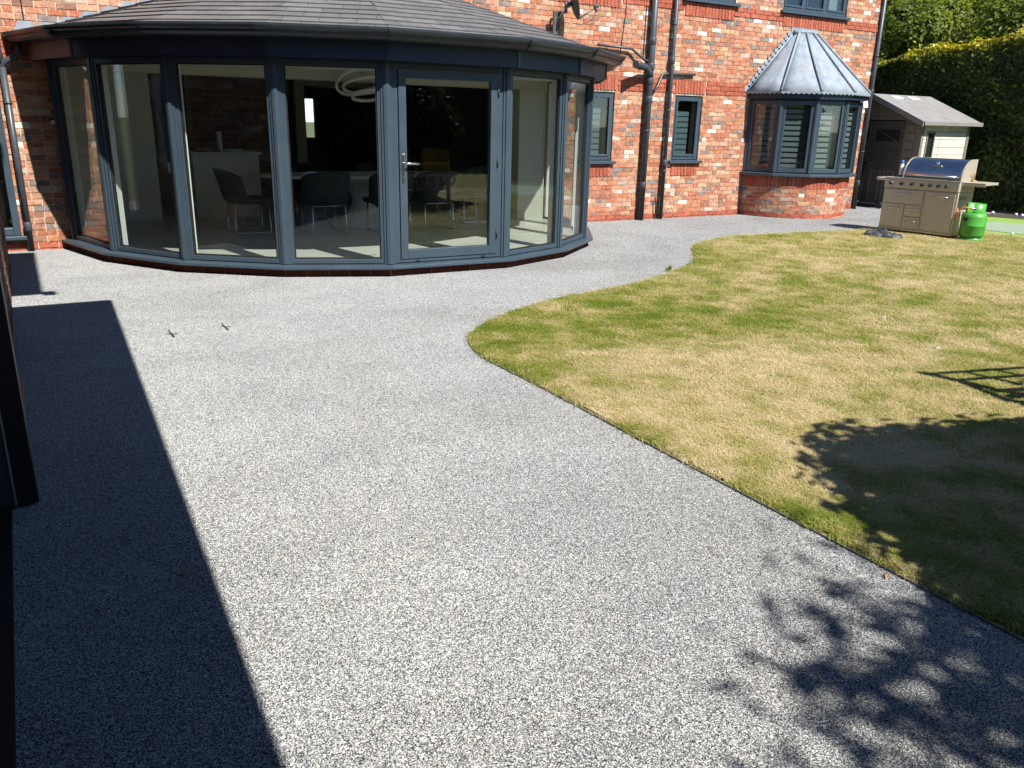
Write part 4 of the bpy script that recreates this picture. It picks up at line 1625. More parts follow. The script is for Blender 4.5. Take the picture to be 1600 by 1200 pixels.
m = MB(); m.tube([DC - dn * .06, DC - dn * .16 - Vector((0, 0, .02))], .035, 10); m.tube([DC - dn * .15 + Vector((0, 0, .06)), DC - dn * .15 - Vector((0, 0, .12))], .025, 10)
obj('clamp', m, 'dish_grey', dish)
q = DC - dn * .15
m = MB(); m.tube([q - Vector((0, 0, .08)), (7.62, WY - .18, 3.20), (7.60, WY - .16, 3.02)], .02, 10); m.box(7.54, 7.66, WY - .17, WY - .145, 2.97, 3.30); m.tube([(7.60, WY - .15, 3.2), (7.60, WY, 3.2)], .02, 8); m.tube([(7.60, WY - .15, 3.06), (7.60, WY, 3.06)], .02, 8)
obj('bracket', m, 'dish_grey', dish)
lnb = DC + dn * .30 - dy * .14
m = MB(); m.tube([DC - dy * .24 - dn * .01, lnb], .010, 8); obj('feed_arm', m, 'grey_frame', dish)
m = MB(); m.tube([lnb - dn * .03 + dy * .02, lnb + dn * .05 + dy * .02], .026, 10); m.tube([lnb + dy * .02, lnb - dy * .06], .018, 8); obj('receiver', m, 'grey_frame', dish)
m = MB(); m.tube([lnb - dy * .05, lnb - dn * .1 - dy * .16, DC - dy * .33 + dn * .02, DC - dy * .28 - dn * .1], .005, 6); obj('lead', m, 'rubber', dish)

# ------------------------------------------------------------------ bay window
BC = (13.40, WY)
def ring12(rad, a0=180, a1=360, step=30):
    return [(BC[0] + rad * math.cos(R(a)), BC[1] + rad * math.sin(R(a))) for a in range(a0, a1 + 1, step)]
bay = thing('bay_window', 'six sided bay window with lead roof on a curved brick base', 'bay window', (BC[0], WY - .6, 0))
RB = 1.19
m = MB()
fine = ring12(RB - .008, 180, 360, 5)
m.prism(fine, -0.05, .775)
bw = obj('wall', m, 'mortar', bay)
def bworld(u, d, z):
    a = PI + u / RB
    return (BC[0] + (RB - .008 + d) * math.cos(a), BC[1] + (RB - .008 + d) * math.sin(a), z)
arc = PI * RB
bb = lay(0.02, arc - .02, -.055, .55, [], special=lambda z: 'plinth' if z < .095 else 'mixed', seed=8)
bb += soldiers(0.02, arc - .02, .552, .768)
wall_bricks(bw, bb, bworld, 9, 300, lambda b: b[0], lambda b: .010 if b[4] == 'soldier' else .008)
m = MB()
bs_in, bs_out = ring12(RB - .2), ring12(RB + .13)
strip(m, bs_in, bs_out, .775, (.845, .825))
obj('sill', m, 'frame_paint', bay, bevel=.006)
BZ0, BZ1, RF = .846, 2.13, 1.215
bv = ring12(RF)
TNb = []
for A, B in zip(bv[:-1], bv[1:]):
    t = (Vector(B) - Vector(A)).normalized()
    TNb.append((t, Vector((t.y, -t.x)), (Vector(B) - Vector(A)).length))
for i, P in enumerate(bv):
    t0, n0, _ = TNb[max(i - 1, 0)]
    t1, n1, _ = TNb[min(i, 5)]
    m = MB(); m.prism(post_poly(P, t0, n0, t1, n1, .055), BZ0 - .003, BZ1); obj('post', m, 'frame_paint', bay)
r_ = random.Random(17)
for i, (t, n, L_) in enumerate(TNb):
    A = Vector(bv[i])
    e, pw = .075, .053
    fr = MB()
    s0, s1 = pw, L_ - pw
    fr.obox(A, t, n, s0, s1, -.05, .018, BZ0, BZ0 + e)
    fr.obox(A, t, n, s0, s1, -.05, .018, BZ1 - e, BZ1)
    fr.obox(A, t, n, s0, s0 + .045, -.05, .018, BZ0 + e, BZ1 - e)
    fr.obox(A, t, n, s1 - .045, s1, -.05, .018, BZ0 + e, BZ1 - e)
    w_ = obj('window', fr, 'frame_paint', bay, bevel=.006)
    p = MB(); p.obox(A, t, n, s0 + .043, s1 - .043, -.02, -.004, BZ0 + e - .003, BZ1 - e + .003); obj('pane', p, 'glass', w_)
    z = BZ0 + e + .01
    top = BZ1 - e - .02
    while z < top:
        b_ = MB()
        b_.obox(A, t, n, s0 + .05, s1 - .05 - (.12 if i in (1, 2) else .0), -.088, -.083, z, z + .066)
        obj('blind_slat', b_, 'blind_pale' if i in (1, 2, 3) else 'blind_teal', w_)
        z += .098
    b_ = MB(); b_.obox(A, t, n, s0, s1, -.105, -.10, BZ0 + .02, top); obj('blind_backing', b_, 'blind_backing', w_)
m = MB()
m.add([(12.25, WY + .29, .7), (14.55, WY + .29, .7), (14.55, WY + 1.6, .7), (12.25, WY + 1.6, .7), (12.25, WY + .29, 2.3), (14.55, WY + .29, 2.3), (14.55, WY + 1.6, 2.3), (12.25, WY + 1.6, 2.3)],
      [(0, 1, 2, 3), (7, 6, 5, 4), (2, 6, 7, 3), (1, 5, 6, 2), (0, 3, 7, 4)])
obj('room_lining', m, 'interior_dark', bay)
m = MB(); m.prism(ring12(RF - .01), BZ1 + .002, BZ1 + .03); obj('head_board', m, 'fascia_paint', bay)
fa_i, fa_o = ring12(RF - .06), ring12(RF + .10)
for i in range(6):
    m = MB(); strip(m, fa_i[i:i + 2], fa_o[i:i + 2], BZ1 + .032, 2.275); obj('fascia_board', m, 'fascia_paint', bay)
# lead roof: flat panels between rolls, ending in a short ridge flashing
eo = ring12(RF + .15)
AP = [(BC[0] + .30 * math.cos(R(a)), WY - .03 + .20 * math.sin(R(a))) for a in range(180, 361, 30)]
EZb, AZb = 2.285, 3.36
for i in range(6):
    m = MB()
    a, b, c, d = eo[i], eo[i + 1], AP[i + 1], AP[i]
    V, F = [], []
    nv = 5
    for k in range(nv + 1):
        f = k / nv
        sag = -.012 * math.sin(PI * f)
        for l in range(4):
            g = l / 3
            x = (a[0] * (1 - g) + b[0] * g) * (1 - f) + (d[0] * (1 - g) + c[0] * g) * f
            y = (a[1] * (1 - g) + b[1] * g) * (1 - f) + (d[1] * (1 - g) + c[1] * g) * f
            V.append((x, y, EZb + (AZb - EZb) * f + sag + random.uniform(-.004, .004)))
    for k in range(nv):
        for l in range(3):
            o_ = k * 4 + l
            F.append((o_, o_ + 1, o_ + 5, o_ + 4))
    m.add(V, F, True)
    o = obj('roof_panel', m, 'lead', bay)
    sm = o.modifiers.new('thick', 'SOLIDIFY'); sm.thickness = .006; sm.offset = -1
    # scalloped drip edge
    V, F = [], []
    ns_ = 24
    for k in range(ns_ + 1):
        f = k / ns_
        x, y = a[0] * (1 - f) + b[0] * f, a[1] * (1 - f) + b[1] * f
        ph = (f * 8) % 1.0
        V += [(x, y, EZb + .003), (x, y, EZb - .022 - .026 * math.sin(PI * ph))]
    for k in range(ns_):
        F.append((2 * k, 2 * k + 1, 2 * k + 3, 2 * k + 2))
    m = MB(); m.add(V, F)
    o = obj('drip_edge', m, 'lead', bay)
    sm = o.modifiers.new('thick', 'SOLIDIFY'); sm.thickness = .005
for i in range(1, 6):
    m = MB(); m.tube([(*eo[i], EZb + .012), (*AP[i], AZb + .015)], .022, 10); obj('lead_roll', m, 'lead', bay)
for i in (0, 6):
    m = MB(); m.tube([(eo[i][0], WY - .03, EZb + .01), (AP[i][0], WY - .03, AZb + .015)], .018, 8); obj('lead_roll', m, 'lead', bay)
m = MB(); m.box(BC[0] - .36, BC[0] + .36, WY - .016, WY - .003, AZb - .06, AZb + .11); m.tube([(BC[0] - .33, WY - .06, AZb + .02), (BC[0], WY - .13, AZb + .03), (BC[0] + .33, WY - .06, AZb + .02)], .035, 10)
obj('ridge_flashing', m, 'lead', bay)
for sx in (-1, 1):
    n_ = 14
    for k in range(n_):
        f0, f1 = k / n_, (k + 1.15) / n_
        x0 = BC[0] + sx * ((RF + .15) * (1 - f0) + .30 * f0)
        x1 = BC[0] + sx * ((RF + .15) * (1 - f1) + .30 * f1)
        z0, z1 = EZb + (AZb - EZb) * f0, EZb + (AZb - EZb) * f1
        m = MB()
        pts = [(x0 - sx * .04, z0 - .02), (x1 - sx * .04, z1 - .02), (x1 + sx * .035, z1 + .02), (x0 + sx * .075, z1 + .0), (x0 + sx * .055, z0 + .0)]
        ya, yb = WY - .018, WY - .006
        V = [(x, ya, z) for x, z in pts] + [(x, yb, z) for x, z in pts]
        F = [tuple(range(5)), tuple(range(9, 4, -1))] + [(q, (q + 1) % 5, 5 + (q + 1) % 5, 5 + q) for q in range(5)]
        m.add(V, F)
        obj('flashing', m, 'lead', bay)

# ------------------------------------------------------------------ garden shed (gable front faces the house corner, long side faces the sun)
SX0, SX1, SY0, SY1 = 16.45, 18.15, 10.92, 13.25
shed = thing('garden_shed', 'beige plastic garden shed with grey pitched roof and dark panelled door', 'shed', (17.3, 12.1, 0))
EH, RH, RYc = 1.86, 2.36, (SY0 + SY1) / 2
m = MB()
m.box(SX0, SX1, SY1 - .06, SY1, 0, EH)
m.box(SX1 - .06, SX1, SY0 + .05, SY1 - .06, 0, EH)
m.add([(SX1 - .06, SY0, EH), (SX1 - .06, SY1, EH), (SX1 - .06, RYc, RH - .03)], [(0, 1, 2)])
obj('wall', m, 'shed_beige', shed)
# horizontal boards on the sunlit side, split by a window
side = MB(); side.box(SX0 + .08, SX1 - .06, SY0 + .03, SY0 + .05, .02, EH - .02); sw = obj('side_wall', side, 'shed_taupe', shed)
wx0, wx1, wz0, wz1 = SX0 + .22, SX0 + .44, 1.12, 1.60
bh = .158
for k in range(11):
    z0, z1 = .06 + k * bh, .06 + (k + 1) * bh - .008
    spans = [(SX0 + .10, SX0 + .66), (SX0 + .67, SX1 - .08)]
    if z1 > wz0 - .04 and z0 < wz1 + .04:
        spans = [(SX0 + .10, wx0 - .03), (wx1 + .03, SX0 + .66), (SX0 + .67, SX1 - .08)]
    for a, b in spans:
        m = MB(); m.box(a, b, SY0, SY0 + .03, z0, z1); obj('board', m, 'shed_beige', sw, bevel=.004)
for x in (SX0, SX1 - .075):
    m = MB(); m.box(x, x + .085, SY0 - .012, SY0 + .06, 0, EH); obj('corner_post', m, 'shed_taupe', shed, bevel=.006)
fr = MB()
for (a, b, c, d) in ((wx0 - .03, wx0, wz0 - .03, wz1 + .03), (wx1, wx1 + .03, wz0 - .03, wz1 + .03), (wx0, wx1, wz0 - .03, wz0), (wx0, wx1, wz1, wz1 + .03)):
    fr.box(a, b, SY0 - .02, SY0 + .03, c, d)
w_ = obj('window', fr, 'shed_taupe', shed)
m = MB(); m.box(wx0, wx1, SY0 + .005, SY0 + .015, wz0, wz1); obj('pane', m, 'glass_dark', w_)
m = MB(); m.box(wx0, wx1, SY0 + .02, SY0 + .028, wz0, wz1); obj('dark_backing', m, 'interior_dark', w_)
# gable front
m = MB()
m.box(SX0, SX0 + .06, SY0 + .06, SY0 + .40, 0, EH); m.box(SX0, SX0 + .06, SY1 - .40, SY1 - .06, 0, EH)
V = [(SX0, SY0, EH), (SX0, SY1, EH), (SX0, RYc, RH - .03), (SX0 + .06, SY0, EH), (SX0 + .06, SY1, EH), (SX0 + .06, RYc, RH - .03)]
m.add(V, [(0, 2, 1), (3, 4, 5), (0, 1, 4, 3), (1, 2, 5, 4), (2, 0, 3, 5)])
gf = obj('gable_wall', m, 'shed_taupe', shed)
for k in range(10):  # stone-textured corner blocks on the door jambs
    for (ya, yb) in ((SY0 + .12, SY0 + .34), (SY1 - .34, SY1 - .12)):
        m = MB(); m.box(SX0 - .02, SX0, ya + (.03 if k % 2 else 0), yb, .05 + k * .175, .05 + k * .175 + .15); obj('block', m, 'shed_taupe', gf, bevel=.012)
m = MB(); m.box(SX0 - .012, SX0, RYc - .55, RYc + .55, EH + .03, EH + .06); obj('gable_trim', m, 'shed_taupe', gf)
# pair of panelled doors
for (ya, yb) in ((SY0 + .41, RYc - .005), (RYc + .005, SY1 - .41)):
    m = MB(); m.box(SX0 + .005, SX0 + .045, ya, yb, .03, EH - .02); dd = obj('door', m, 'shed_door', shed, bevel=.004)
    w = (yb - ya)
    for (c0, c1, z0, z1) in ((.10, .45, .14, .80), (.55, .90, .14, .80), (.10, .45, .88, 1.26), (.55, .90, .88, 1.26)):
        m = MB()
        a0, a1 = ya + w * c0, ya + w * c1
        for bx in ((a0, a0 + .022, z0, z1), (a1 - .022, a1, z0, z1), (a0 + .022, a1 - .022, z0, z0 + .022), (a0 + .022, a1 - .022, z1 - .022, z1)):
            m.box(SX0 - .010, SX0 + .005, *bx[:2], *bx[2:])
        obj('panel_moulding', m, 'shed_taupe' if z0 < .5 else 'shed_door', dd)
    m = MB(); m.box(SX0 - .004, SX0 + .005, ya + w * .12, yb - w * .12, 1.42, 1.66); obj('window_light', m, 'rubber', dd)
    m = MB(); m.hexa([(SX0 - .008, ya + w * .12, 1.42), (SX0 - .008, ya + w * .2, 1.42), (SX0 - .004, ya + w * .2, 1.42), (SX0 - .004, ya + w * .12, 1.42), (SX0 - .008, yb - w * .2, 1.66), (SX0 - .008, yb - w * .12, 1.66), (SX0 - .004, yb - w * .12, 1.66), (SX0 - .004, yb - w * .2, 1.66)]); obj('window_bar', m, 'shed_door', dd)
# roof sheets
OV = .16
for sg, (yw, name) in ((-1, (SY0, 'near')), (1, (SY1, 'far'))):
    sl = Vector((0, RYc - yw, RH - EH)).normalized()
    ex = yw + sg * OV
    ez = EH - (RH - EH) / abs(RYc - yw) * OV
    for (x0, x1) in ((SX0 - .22, SX0 + .84), (SX0 + .845, SX1 + .16)):
        m = MB()
        ys = sorted([ex, RYc])
        z_of = lambda y: RH - (RH - EH) * abs(y - RYc) / abs(RYc - yw)
        m.hexa([(x0, ys[0], z_of(ys[0])), (x1, ys[0], z_of(ys[0])), (x1, ys[1], z_of(ys[1])), (x0, ys[1], z_of(ys[1])),
                (x0, ys[0], z_of(ys[0]) + .04), (x1, ys[0], z_of(ys[0]) + .04), (x1, ys[1], z_of(ys[1]) + .04), (x0, ys[1], z_of(ys[1]) + .04)])
        rs_ = obj('roof_sheet', m, 'shed_roof', shed, bevel=.006)
        if sg < 0:  # translucent skylight strip near the ridge
            m = MB()
            xa = x0 + .50 if x0 < SX0 else x0 + .02
            m.hexa([(xa, RYc - .22, z_of(RYc - .22) + .041), (xa + .3, RYc - .22, z_of(RYc - .22) + .041), (xa + .3, RYc - .10, z_of(RYc - .10) + .041), (xa, RYc - .10, z_of(RYc - .10) + .041),
                    (xa, RYc - .22, z_of(RYc - .22) + .05), (xa + .3, RYc - .22, z_of(RYc - .22) + .05), (xa + .3, RYc - .10, z_of(RYc - .10) + .05), (xa, RYc - .10, z_of(RYc - .10) + .05)])
            obj('skylight', m, 'white_plastic', rs_)
    m = MB(); m.box(SX0 - .22, SX1 + .16, min(ex, ex + sg * .03), max(ex, ex + sg * .03), ez - .03, ez + .05); obj('eaves_trim', m, 'shed_roof', shed, bevel=.005)
    m = MB()
    x0, x1 = SX0 - .245, SX0 - .22
    m.hexa([(x0, ex, ez - .06), (x1, ex, ez - .06), (x1, RYc, RH - .06), (x0, RYc, RH - .06), (x0, ex, ez + .05), (x1, ex, ez + .05), (x1, RYc, RH + .05), (x0, RYc, RH + .05)] if sg < 0 else
           [(x0, RYc, RH - .06), (x1, RYc, RH - .06), (x1, ex, ez - .06), (x0, ex, ez - .06), (x0, RYc, RH + .05), (x1, RYc, RH + .05), (x1, ex, ez + .05), (x0, ex, ez + .05)])
    obj('barge_board', m, 'shed_roof', shed)
# dark kick scooter propped against the shed doors
sc_ = thing('kick_scooter', 'dark kick scooter propped upright against the shed doors by the house corner', 'scooter', (16.25, 12.05, 0))
m = MB(); m.tube([(16.22, 12.08, .09), (16.36, 12.10, .95)], .018, 8); obj('steering_column', m, 'rubber', sc_)
m = MB(); m.tube([(16.30, 11.90, .96), (16.36, 12.10, .95), (16.36, 12.30, .98)], .014, 8); obj('handlebar', m, 'rubber', sc_)
for a, b in (((16.29, 11.86, .965), (16.305, 11.96, .96)), ((16.36, 12.24, .97), (16.36, 12.34, .985))):
    m = MB(); m.tube([a, b], .02, 8); obj('grip', m, 'grey_frame', sc_)
m = MB(); m.box(16.17, 16.27, 11.55, 12.02, .07, .10); obj('deck', m, 'rubber', sc_)
for yy in (12.09, 11.50):
    m = MB(); m.tube([(16.205, yy, .075), (16.235, yy, .075)], .075, 16); obj('wheel', m, 'wheel_black', sc_)

# ------------------------------------------------------------------ barbecue
BX, BY0, BY1, BD = 12.80, 7.72, 8.93, 0.55     # front plane x, right end y, left end y, depth
bbq = thing('barbecue', 'large stainless steel gas barbecue with lid closed and drawers below', 'barbecue', (BX + .3, (BY0 + BY1) / 2, 0))
W_ = BY1 - BY0
fy = lambda f: BY1 - f * W_      # 0 = left as seen, 1 = right
def fbox(m, f0, f1, z0, z1, d0, d1):
    m.box(BX - d1, BX - d0, fy(f1), fy(f0), z0, z1)
m = MB(); m.box(BX, BX + BD, BY0, BY1, .09, .78); obj('cabinet', m, 'brushed_steel', bbq, bevel=.005)
m = MB(); m.box(BX - .02, BX + BD, BY0 - .005, BY1 + .005, .785, .945); obj('control_panel', m, 'brushed_steel', bbq, bevel=.012)
m = MB(); m.box(BX - .02, BX + BD + .02, BY0 - .01, BY1 + .01, .946, .965); obj('worktop', m, 'brushed_steel', bbq, bevel=.004)
m = MB(); m.box(BX - .015, BX + BD, BY0 - .008, BY1 + .008, .06, .088); obj('base_rail', m, 'brushed_steel', bbq)
for (f0, f1, z0, z1, nm) in ((.03, .56, .53, .76, 'drawer'), (.03, .32, .12, .51, 'cupboard_door'), (.33, .56, .32, .51, 'drawer'), (.33, .56, .12, .305, 'drawer'), (.60, .975, .12, .76, 'cupboard_door')):
    m = MB(); fbox(m, f0, f1, z0, z1, .003, .018); dw = obj(nm, m, 'brushed_steel', bbq, bevel=.004)
    hz = z1 - .07
    fm = (f0 + f1) / 2
    hw_ = min((f1 - f0) * .33, .10)
    m = MB()
    pa, pb = (BX - .045, fy(fm - hw_), hz), (BX - .045, fy(fm + hw_), hz)
    m.tube([(BX - .018, fy(fm - hw_ * .9), hz), (BX - .045, fy(fm - hw_ * .9), hz)], .006, 6)
    m.tube([(BX - .018, fy(fm + hw_ * .9), hz), (BX - .045, fy(fm + hw_ * .9), hz)], .006, 6)
    m.tube([pa, pb], .008, 8)
    obj('handle', m, 'chrome', dw)
for f in (.09, .235, .38, .52, .625, .735, .84):
    m = MB()
    c = Vector((BX - .02, fy(f), .865))
    m.tube([c, c + Vector((-.008, 0, 0))], .034, 16); kn = obj('knob', m, 'chrome', bbq)
    m = MB(); m.tube([c + Vector((-.008, 0, 0)), c + Vector((-.035, 0, 0))], [.024, .020], 14); m.box(c.x - .048, c.x - .034, c.y - .007, c.y + .007, c.z - .022, c.z + .022); obj('knob_grip', m, 'rubber', kn)
# rolled lid
LY0, LY1 = BY0 + .005, BY1 - .26
prof = []
for k in range(13):
    a = PI * .5 * k / 12
    prof.append((BX + .03 + .34 * (1 - math.cos(a)) , .985 + .325 * math.sin(a)))
prof = [(BX + .03, .968)] + prof + [(BX + .50, 1.31), (BX + .50, .968)]
def lidshape(y0, y1, grow=0.0):
    m = MB()
    n = len(prof)
    cx_, cz_ = BX + .27, 1.12
    pr = [(cx_ + (x - cx_) * (1 + grow), cz_ + (z - cz_) * (1 + grow) if z > .97 else z) for x, z in prof]
    V = [(x, y0, z) for x, z in pr] + [(x, y1, z) for x, z in pr]
    m.add(V, [tuple(range(n - 1, -1, -1)), tuple(range(n, 2 * n))])
    o_ = 0
    m.add(V, [(i, i + 1, n + i + 1, n + i) for i in range(n - 1)] + [(n - 1, 0, n, 2 * n - 1)], False)
    return m
m = lidshape(LY0 + .02, LY1 - .02)
lid = obj('lid', m, 'lid_steel', bbq)
for (a, b) in ((LY0, LY0 + .02), (LY1 - .02, LY1)):
    obj('lid_end', lidshape(a, b, .03), 'brushed_steel', lid)
m = MB()
m.tube([(BX - .03, LY0 + .06, 1.03), (BX - .03, LY1 - .06, 1.03)], .014, 10)
for yy in (LY0 + .10, LY1 - .10):
    m.tube([(BX - .03, yy, 1.03), (BX + .04, yy, 1.045)], .012, 8)
obj('lid_handle', m, 'chrome', lid)
# thermometer badge
m = MB(); c = Vector((BX + .115, (LY0 + LY1) / 2 - .03, 1.235)); m.tube([c, c + Vector((-.02, 0, .016))], .028, 14); m.box(c.x - .025, c.x + .0, c.y - .07, c.y + .07, c.z - .05, c.z - .035); obj('thermometer', m, 'chrome', lid)
# side shelves
m = MB()
ys, ye = BY1 + .012, BY1 + .22
sh = [(BX + .02, ys), (BX + BD - .02, ys), (BX + BD - .06, ye), (BX + .10, ye), (BX + .03, ye - .07)]
m.prism(sh, .900, .945); obj('side_shelf', m, 'brushed_steel', bbq, bevel=.006)
m = MB(); m.box(BX + .06, BX + BD + .02, BY0 - .34, BY0 - .012, .915, .955); m.box(BX + .05, BX + .06, BY0 - .36, BY0 - .012, .895, .955); obj('side_shelf', m, 'brushed_steel', bbq, bevel=.004)
m = MB()
for k in range(3):
    for q in range(2):
        m.box(BX + .06 + k * .10, BX + .13 + k * .10, BY0 - .003, BY0 - .001, .66 + q * .035, .675 + q * .035)
        m.box(BX + .06 + k * .10, BX + .13 + k * .10, BY0 - .003, BY0 - .001, .40 + q * .035, .415 + q * .035)
obj('side_vents', m, 'rubber', bbq)
for xx in (BX + .07, BX + BD - .07):
    for yy in (BY0 + .08, BY1 - .08):
        m = MB(); m.tube([(xx, yy - .012, .03), (xx, yy + .012, .03)], .03, 12); m.box(xx - .02, xx + .02, yy - .02, yy + .02, .045, .062); obj('castor', m, 'wheel_black', bbq)
bbq.rotation_euler = (0, 0, R(8))
bbq.location = (BX + .3 - .13, (BY0 + BY1) / 2 - .02, 0)
bbq.scale = (1, 1, .94)
# spray can on the left shelf
cp_ = (BX + .06, BY1 - .14, .909)
t_ = thing('spray_can', 'slim white and blue spray can standing on the barbecue worktop', 'spray can', cp_)
m = MB(); m.lathe([(0, 0), (.030, 0), (.030, .03)], cp_, 14); obj('base', m, 'bottle_blue', t_)
m = MB(); m.lathe([(.029, .03), (.029, .20), (.022, .215)], cp_, 14); obj('can', m, 'white_plastic', t_)
m = MB(); m.lathe([(.027, .212), (.027, .25), (.02, .265), (0, .265)], cp_, 14); obj('cap', m, 'bottle_blue', t_)
# brass tap on right side of lid
m = MB(); m.tube([(BX + .40, BY0 - .02, .966), (BX + .40, BY0 - .03, 1.06), (BX + .36, BY0 - .03, 1.10)], .011, 8); m.tube([(BX + .34, BY0 - .03, .962), (BX + .44, BY0 - .03, .962)], .02, 8); obj('rotisserie_bracket', m, 'mustard', bbq)
# gas bottle
gc = (12.90, 7.42, 0.005)
gas = thing('gas_bottle', 'bright green gas bottle standing on the lawn beside the barbecue', 'gas bottle', gc)
m = MB(); m.lathe([(.155, 0), (.165, .01), (.165, .05), (.150, .055), (.150, .06)], gc, 28); obj('foot_ring', m, 'gas_green', gas)
m = MB(); m.lathe([(0, .05), (.12, .052), (.172, .08), (.182, .11), (.182, .235), (.185, .24), (.185, .25), (.182, .255), (.182, .37), (.172, .41), (.14, .44), (.10, .452), (0, .455)], gc, 32); obj('body', m, 'gas_green', gas)
m = MB()
V, F = [], []
n = 30
for l, rr in enumerate((.128, .120)):
    for k in range(n + 1):
        a = R(150) + R(300) * k / n + R(60)
        for z in (.43, .585):
            V.append((gc[0] + rr * 1.08 * math.cos(a), gc[1] + rr * 1.08 * math.sin(a), gc[2] + z))
s_ = 2 * (n + 1)
for k in range(n):
    F.append((2 * k, 2 * k + 2, 2 * k + 3, 2 * k + 1))
    F.append((s_ + 2 * k + 1, s_ + 2 * k + 3, s_ + 2 * k + 2, s_ + 2 * k))
    F.append((2 * k + 1, 2 * k + 3, s_ + 2 * k + 3, s_ + 2 * k + 1))
m.add(V, F, True)
obj('shroud', m, 'gas_green', gas)
m = MB(); m.tube([(gc[0], gc[1], .45), (gc[0], gc[1], .54)], .022, 10); m.tube([(gc[0], gc[1], .50), (gc[0] - .09, gc[1] + .02, .51)], .016, 8); obj('valve', m, 'chrome', gas)
m = MB(); m.box(gc[0] - .187, gc[0] - .181, gc[1] + .0, gc[1] + .07, .33, .37); obj('sticker', m, 'rubber', gas)
m = MB()
m.tube([(gc[0] - .09, gc[1] + .02, .515), (gc[0] - .17, gc[1] + .10, .53), (gc[0] - .20, gc[1] + .17, .42), (gc[0] - .19, gc[1] + .18, .32), (gc[0] - .15, gc[1] + .20, .36), (gc[0] - .10, gc[1] + .235, .50)], .011, 8)
tag(obj('gas_hose', m, 'hose_orange'), 'orange rubber hose looping between gas bottle and barbecue', 'hose')

# crumpled barbecue cover on the grass
def crumple(name, c, sx, sy, sz, mat, seed):
    V, F = [], []
    n1, n2 = 30, 14
    g = np.random.default_rng(seed)
    ph = g.random(12) * 6.28
    for i in range(n2 + 1):
        f = i / n2
        el = f * PI / 2
        for k in range(n1):
            a = 2 * PI * k / n1
            w = 1 + .12 * math.sin(3 * a + ph[0]) + .09 * math.sin(7 * a + ph[1] + 5 * f) + .07 * math.sin(11 * a + ph[2] - 9 * f)
            h = math.sin(el) * (1 + .25 * math.sin(2 * a + ph[3]) + .25 * math.sin(5 * a + ph[4] + 7 * f)) + .34 * math.sin(8 * a + ph[5] + 9 * f) * math.sin(2 * el) + .2 * math.sin(13 * a + ph[6] - 14 * f) * math.sin(2 * el)
            V.append((c[0] + sx * math.cos(el) ** .7 * w * math.cos(a), c[1] + sy * math.cos(el) ** .7 * w * math.sin(a), c[2] + max(0.0, sz * h)))
    for i in range(n2):
        for k in range(n1):
            k2 = (k + 1) % n1
            F.append((i * n1 + k, i * n1 + k2, (i + 1) * n1 + k2, (i + 1) * n1 + k))
    m = MB(); m.add(V, F, True)
    return obj(name, m, mat)
tag(crumple('crumpled_cover', (11.85, 8.28, .012), .20, .32, .085, 'cover_grey', 4), 'crumpled dark grey cover lying on the grass in front of the barbecue', 'cover')
# two pale stones / caps on lawn and golf ball, white bits at hedge foot
for (x, y, s, lb) in ((6.07, 3.58, .032, 'small pale grey stone in the scorched grass near the bench shadow'), (6.67, 4.49, .03, 'small flat grey stone in the greener grass at mid lawn')):
    m = MB()
    r_ = random.Random(int(x * 100))
    V, F = [], []
    for i in range(5):
        el = PI / 2 * i / 4
        for k in range(10):
            a = 2 * PI * k / 10
            q = s * (1 + r_.uniform(-.15, .15))
            V.append((x + q * math.cos(el) * math.cos(a), y + q * .8 * math.cos(el) * math.sin(a), .012 + s * .75 * math.sin(el) * (1 + r_.uniform(-.1, .1))))
    for i in range(4):
        for k in range(10):
            F.append((i * 10 + k, i * 10 + (k + 1) % 10, i * 10 + 10 + (k + 1) % 10, i * 10 + 10 + k))
    m.add(V, F, True)
    tag(obj('stone', m, 'stone_pale'), lb, 'stone')
def ball(x, y, z, r, lb, grp=None):
    m = MB(); m.lathe([(r * math.sin(PI * k / 10), r - r * math.cos(PI * k / 10)) for k in range(11)], (x, y, z), 14)
    tag(obj('golf_ball', m, 'white_plastic'), lb, 'ball', grp)
ball(14.35, 7.55, .008, .022, 'white golf ball on the bright fringe of the putting green')
for (x, y) in ((17.6, 9.75), (17.75, 9.35), (17.7, 9.2), (17.72, 9.1)):
    ball(x, y, .012, .03, 'white golf ball lying in the dark bed under the hedge', 'balls under the hedge')
# weed growing at the lawn edge, fallen leaf on the patio
r_ = random.Random(77)
wd = MB()
for k in range(11):
    a = r_.random() * 6.28
    h, l = r_.uniform(.03, .09), r_.uniform(.02, .05)
    c_, s_n = math.cos(a), math.sin(a)
    x, y = 6.47 + .02 * c_, 7.235 + .02 * s_n
    w_l = r_.uniform(.006, .012)
    wd.add([(x, y, .0), (x + c_ * l * .5 - s_n * w_l, y + s_n * l * .5 + c_ * w_l, h * .6), (x + c_ * l, y + s_n * l, h), (x + c_ * l * .5 + s_n * w_l, y + s_n * l * .5 - c_ * w_l, h * .62)], [(0, 1, 2), (0, 2, 3)])
me = wd.mesh('weed')
at = me.attributes.new('tone', 'FLOAT', 'FACE')
at.data.foreach_set('value', np.full(len(me.polygons), .3, np.float32))
tag(obj('weed', me, 'leaf_tree'), 'little green weed growing at the curved edging of the lawn', 'weed')
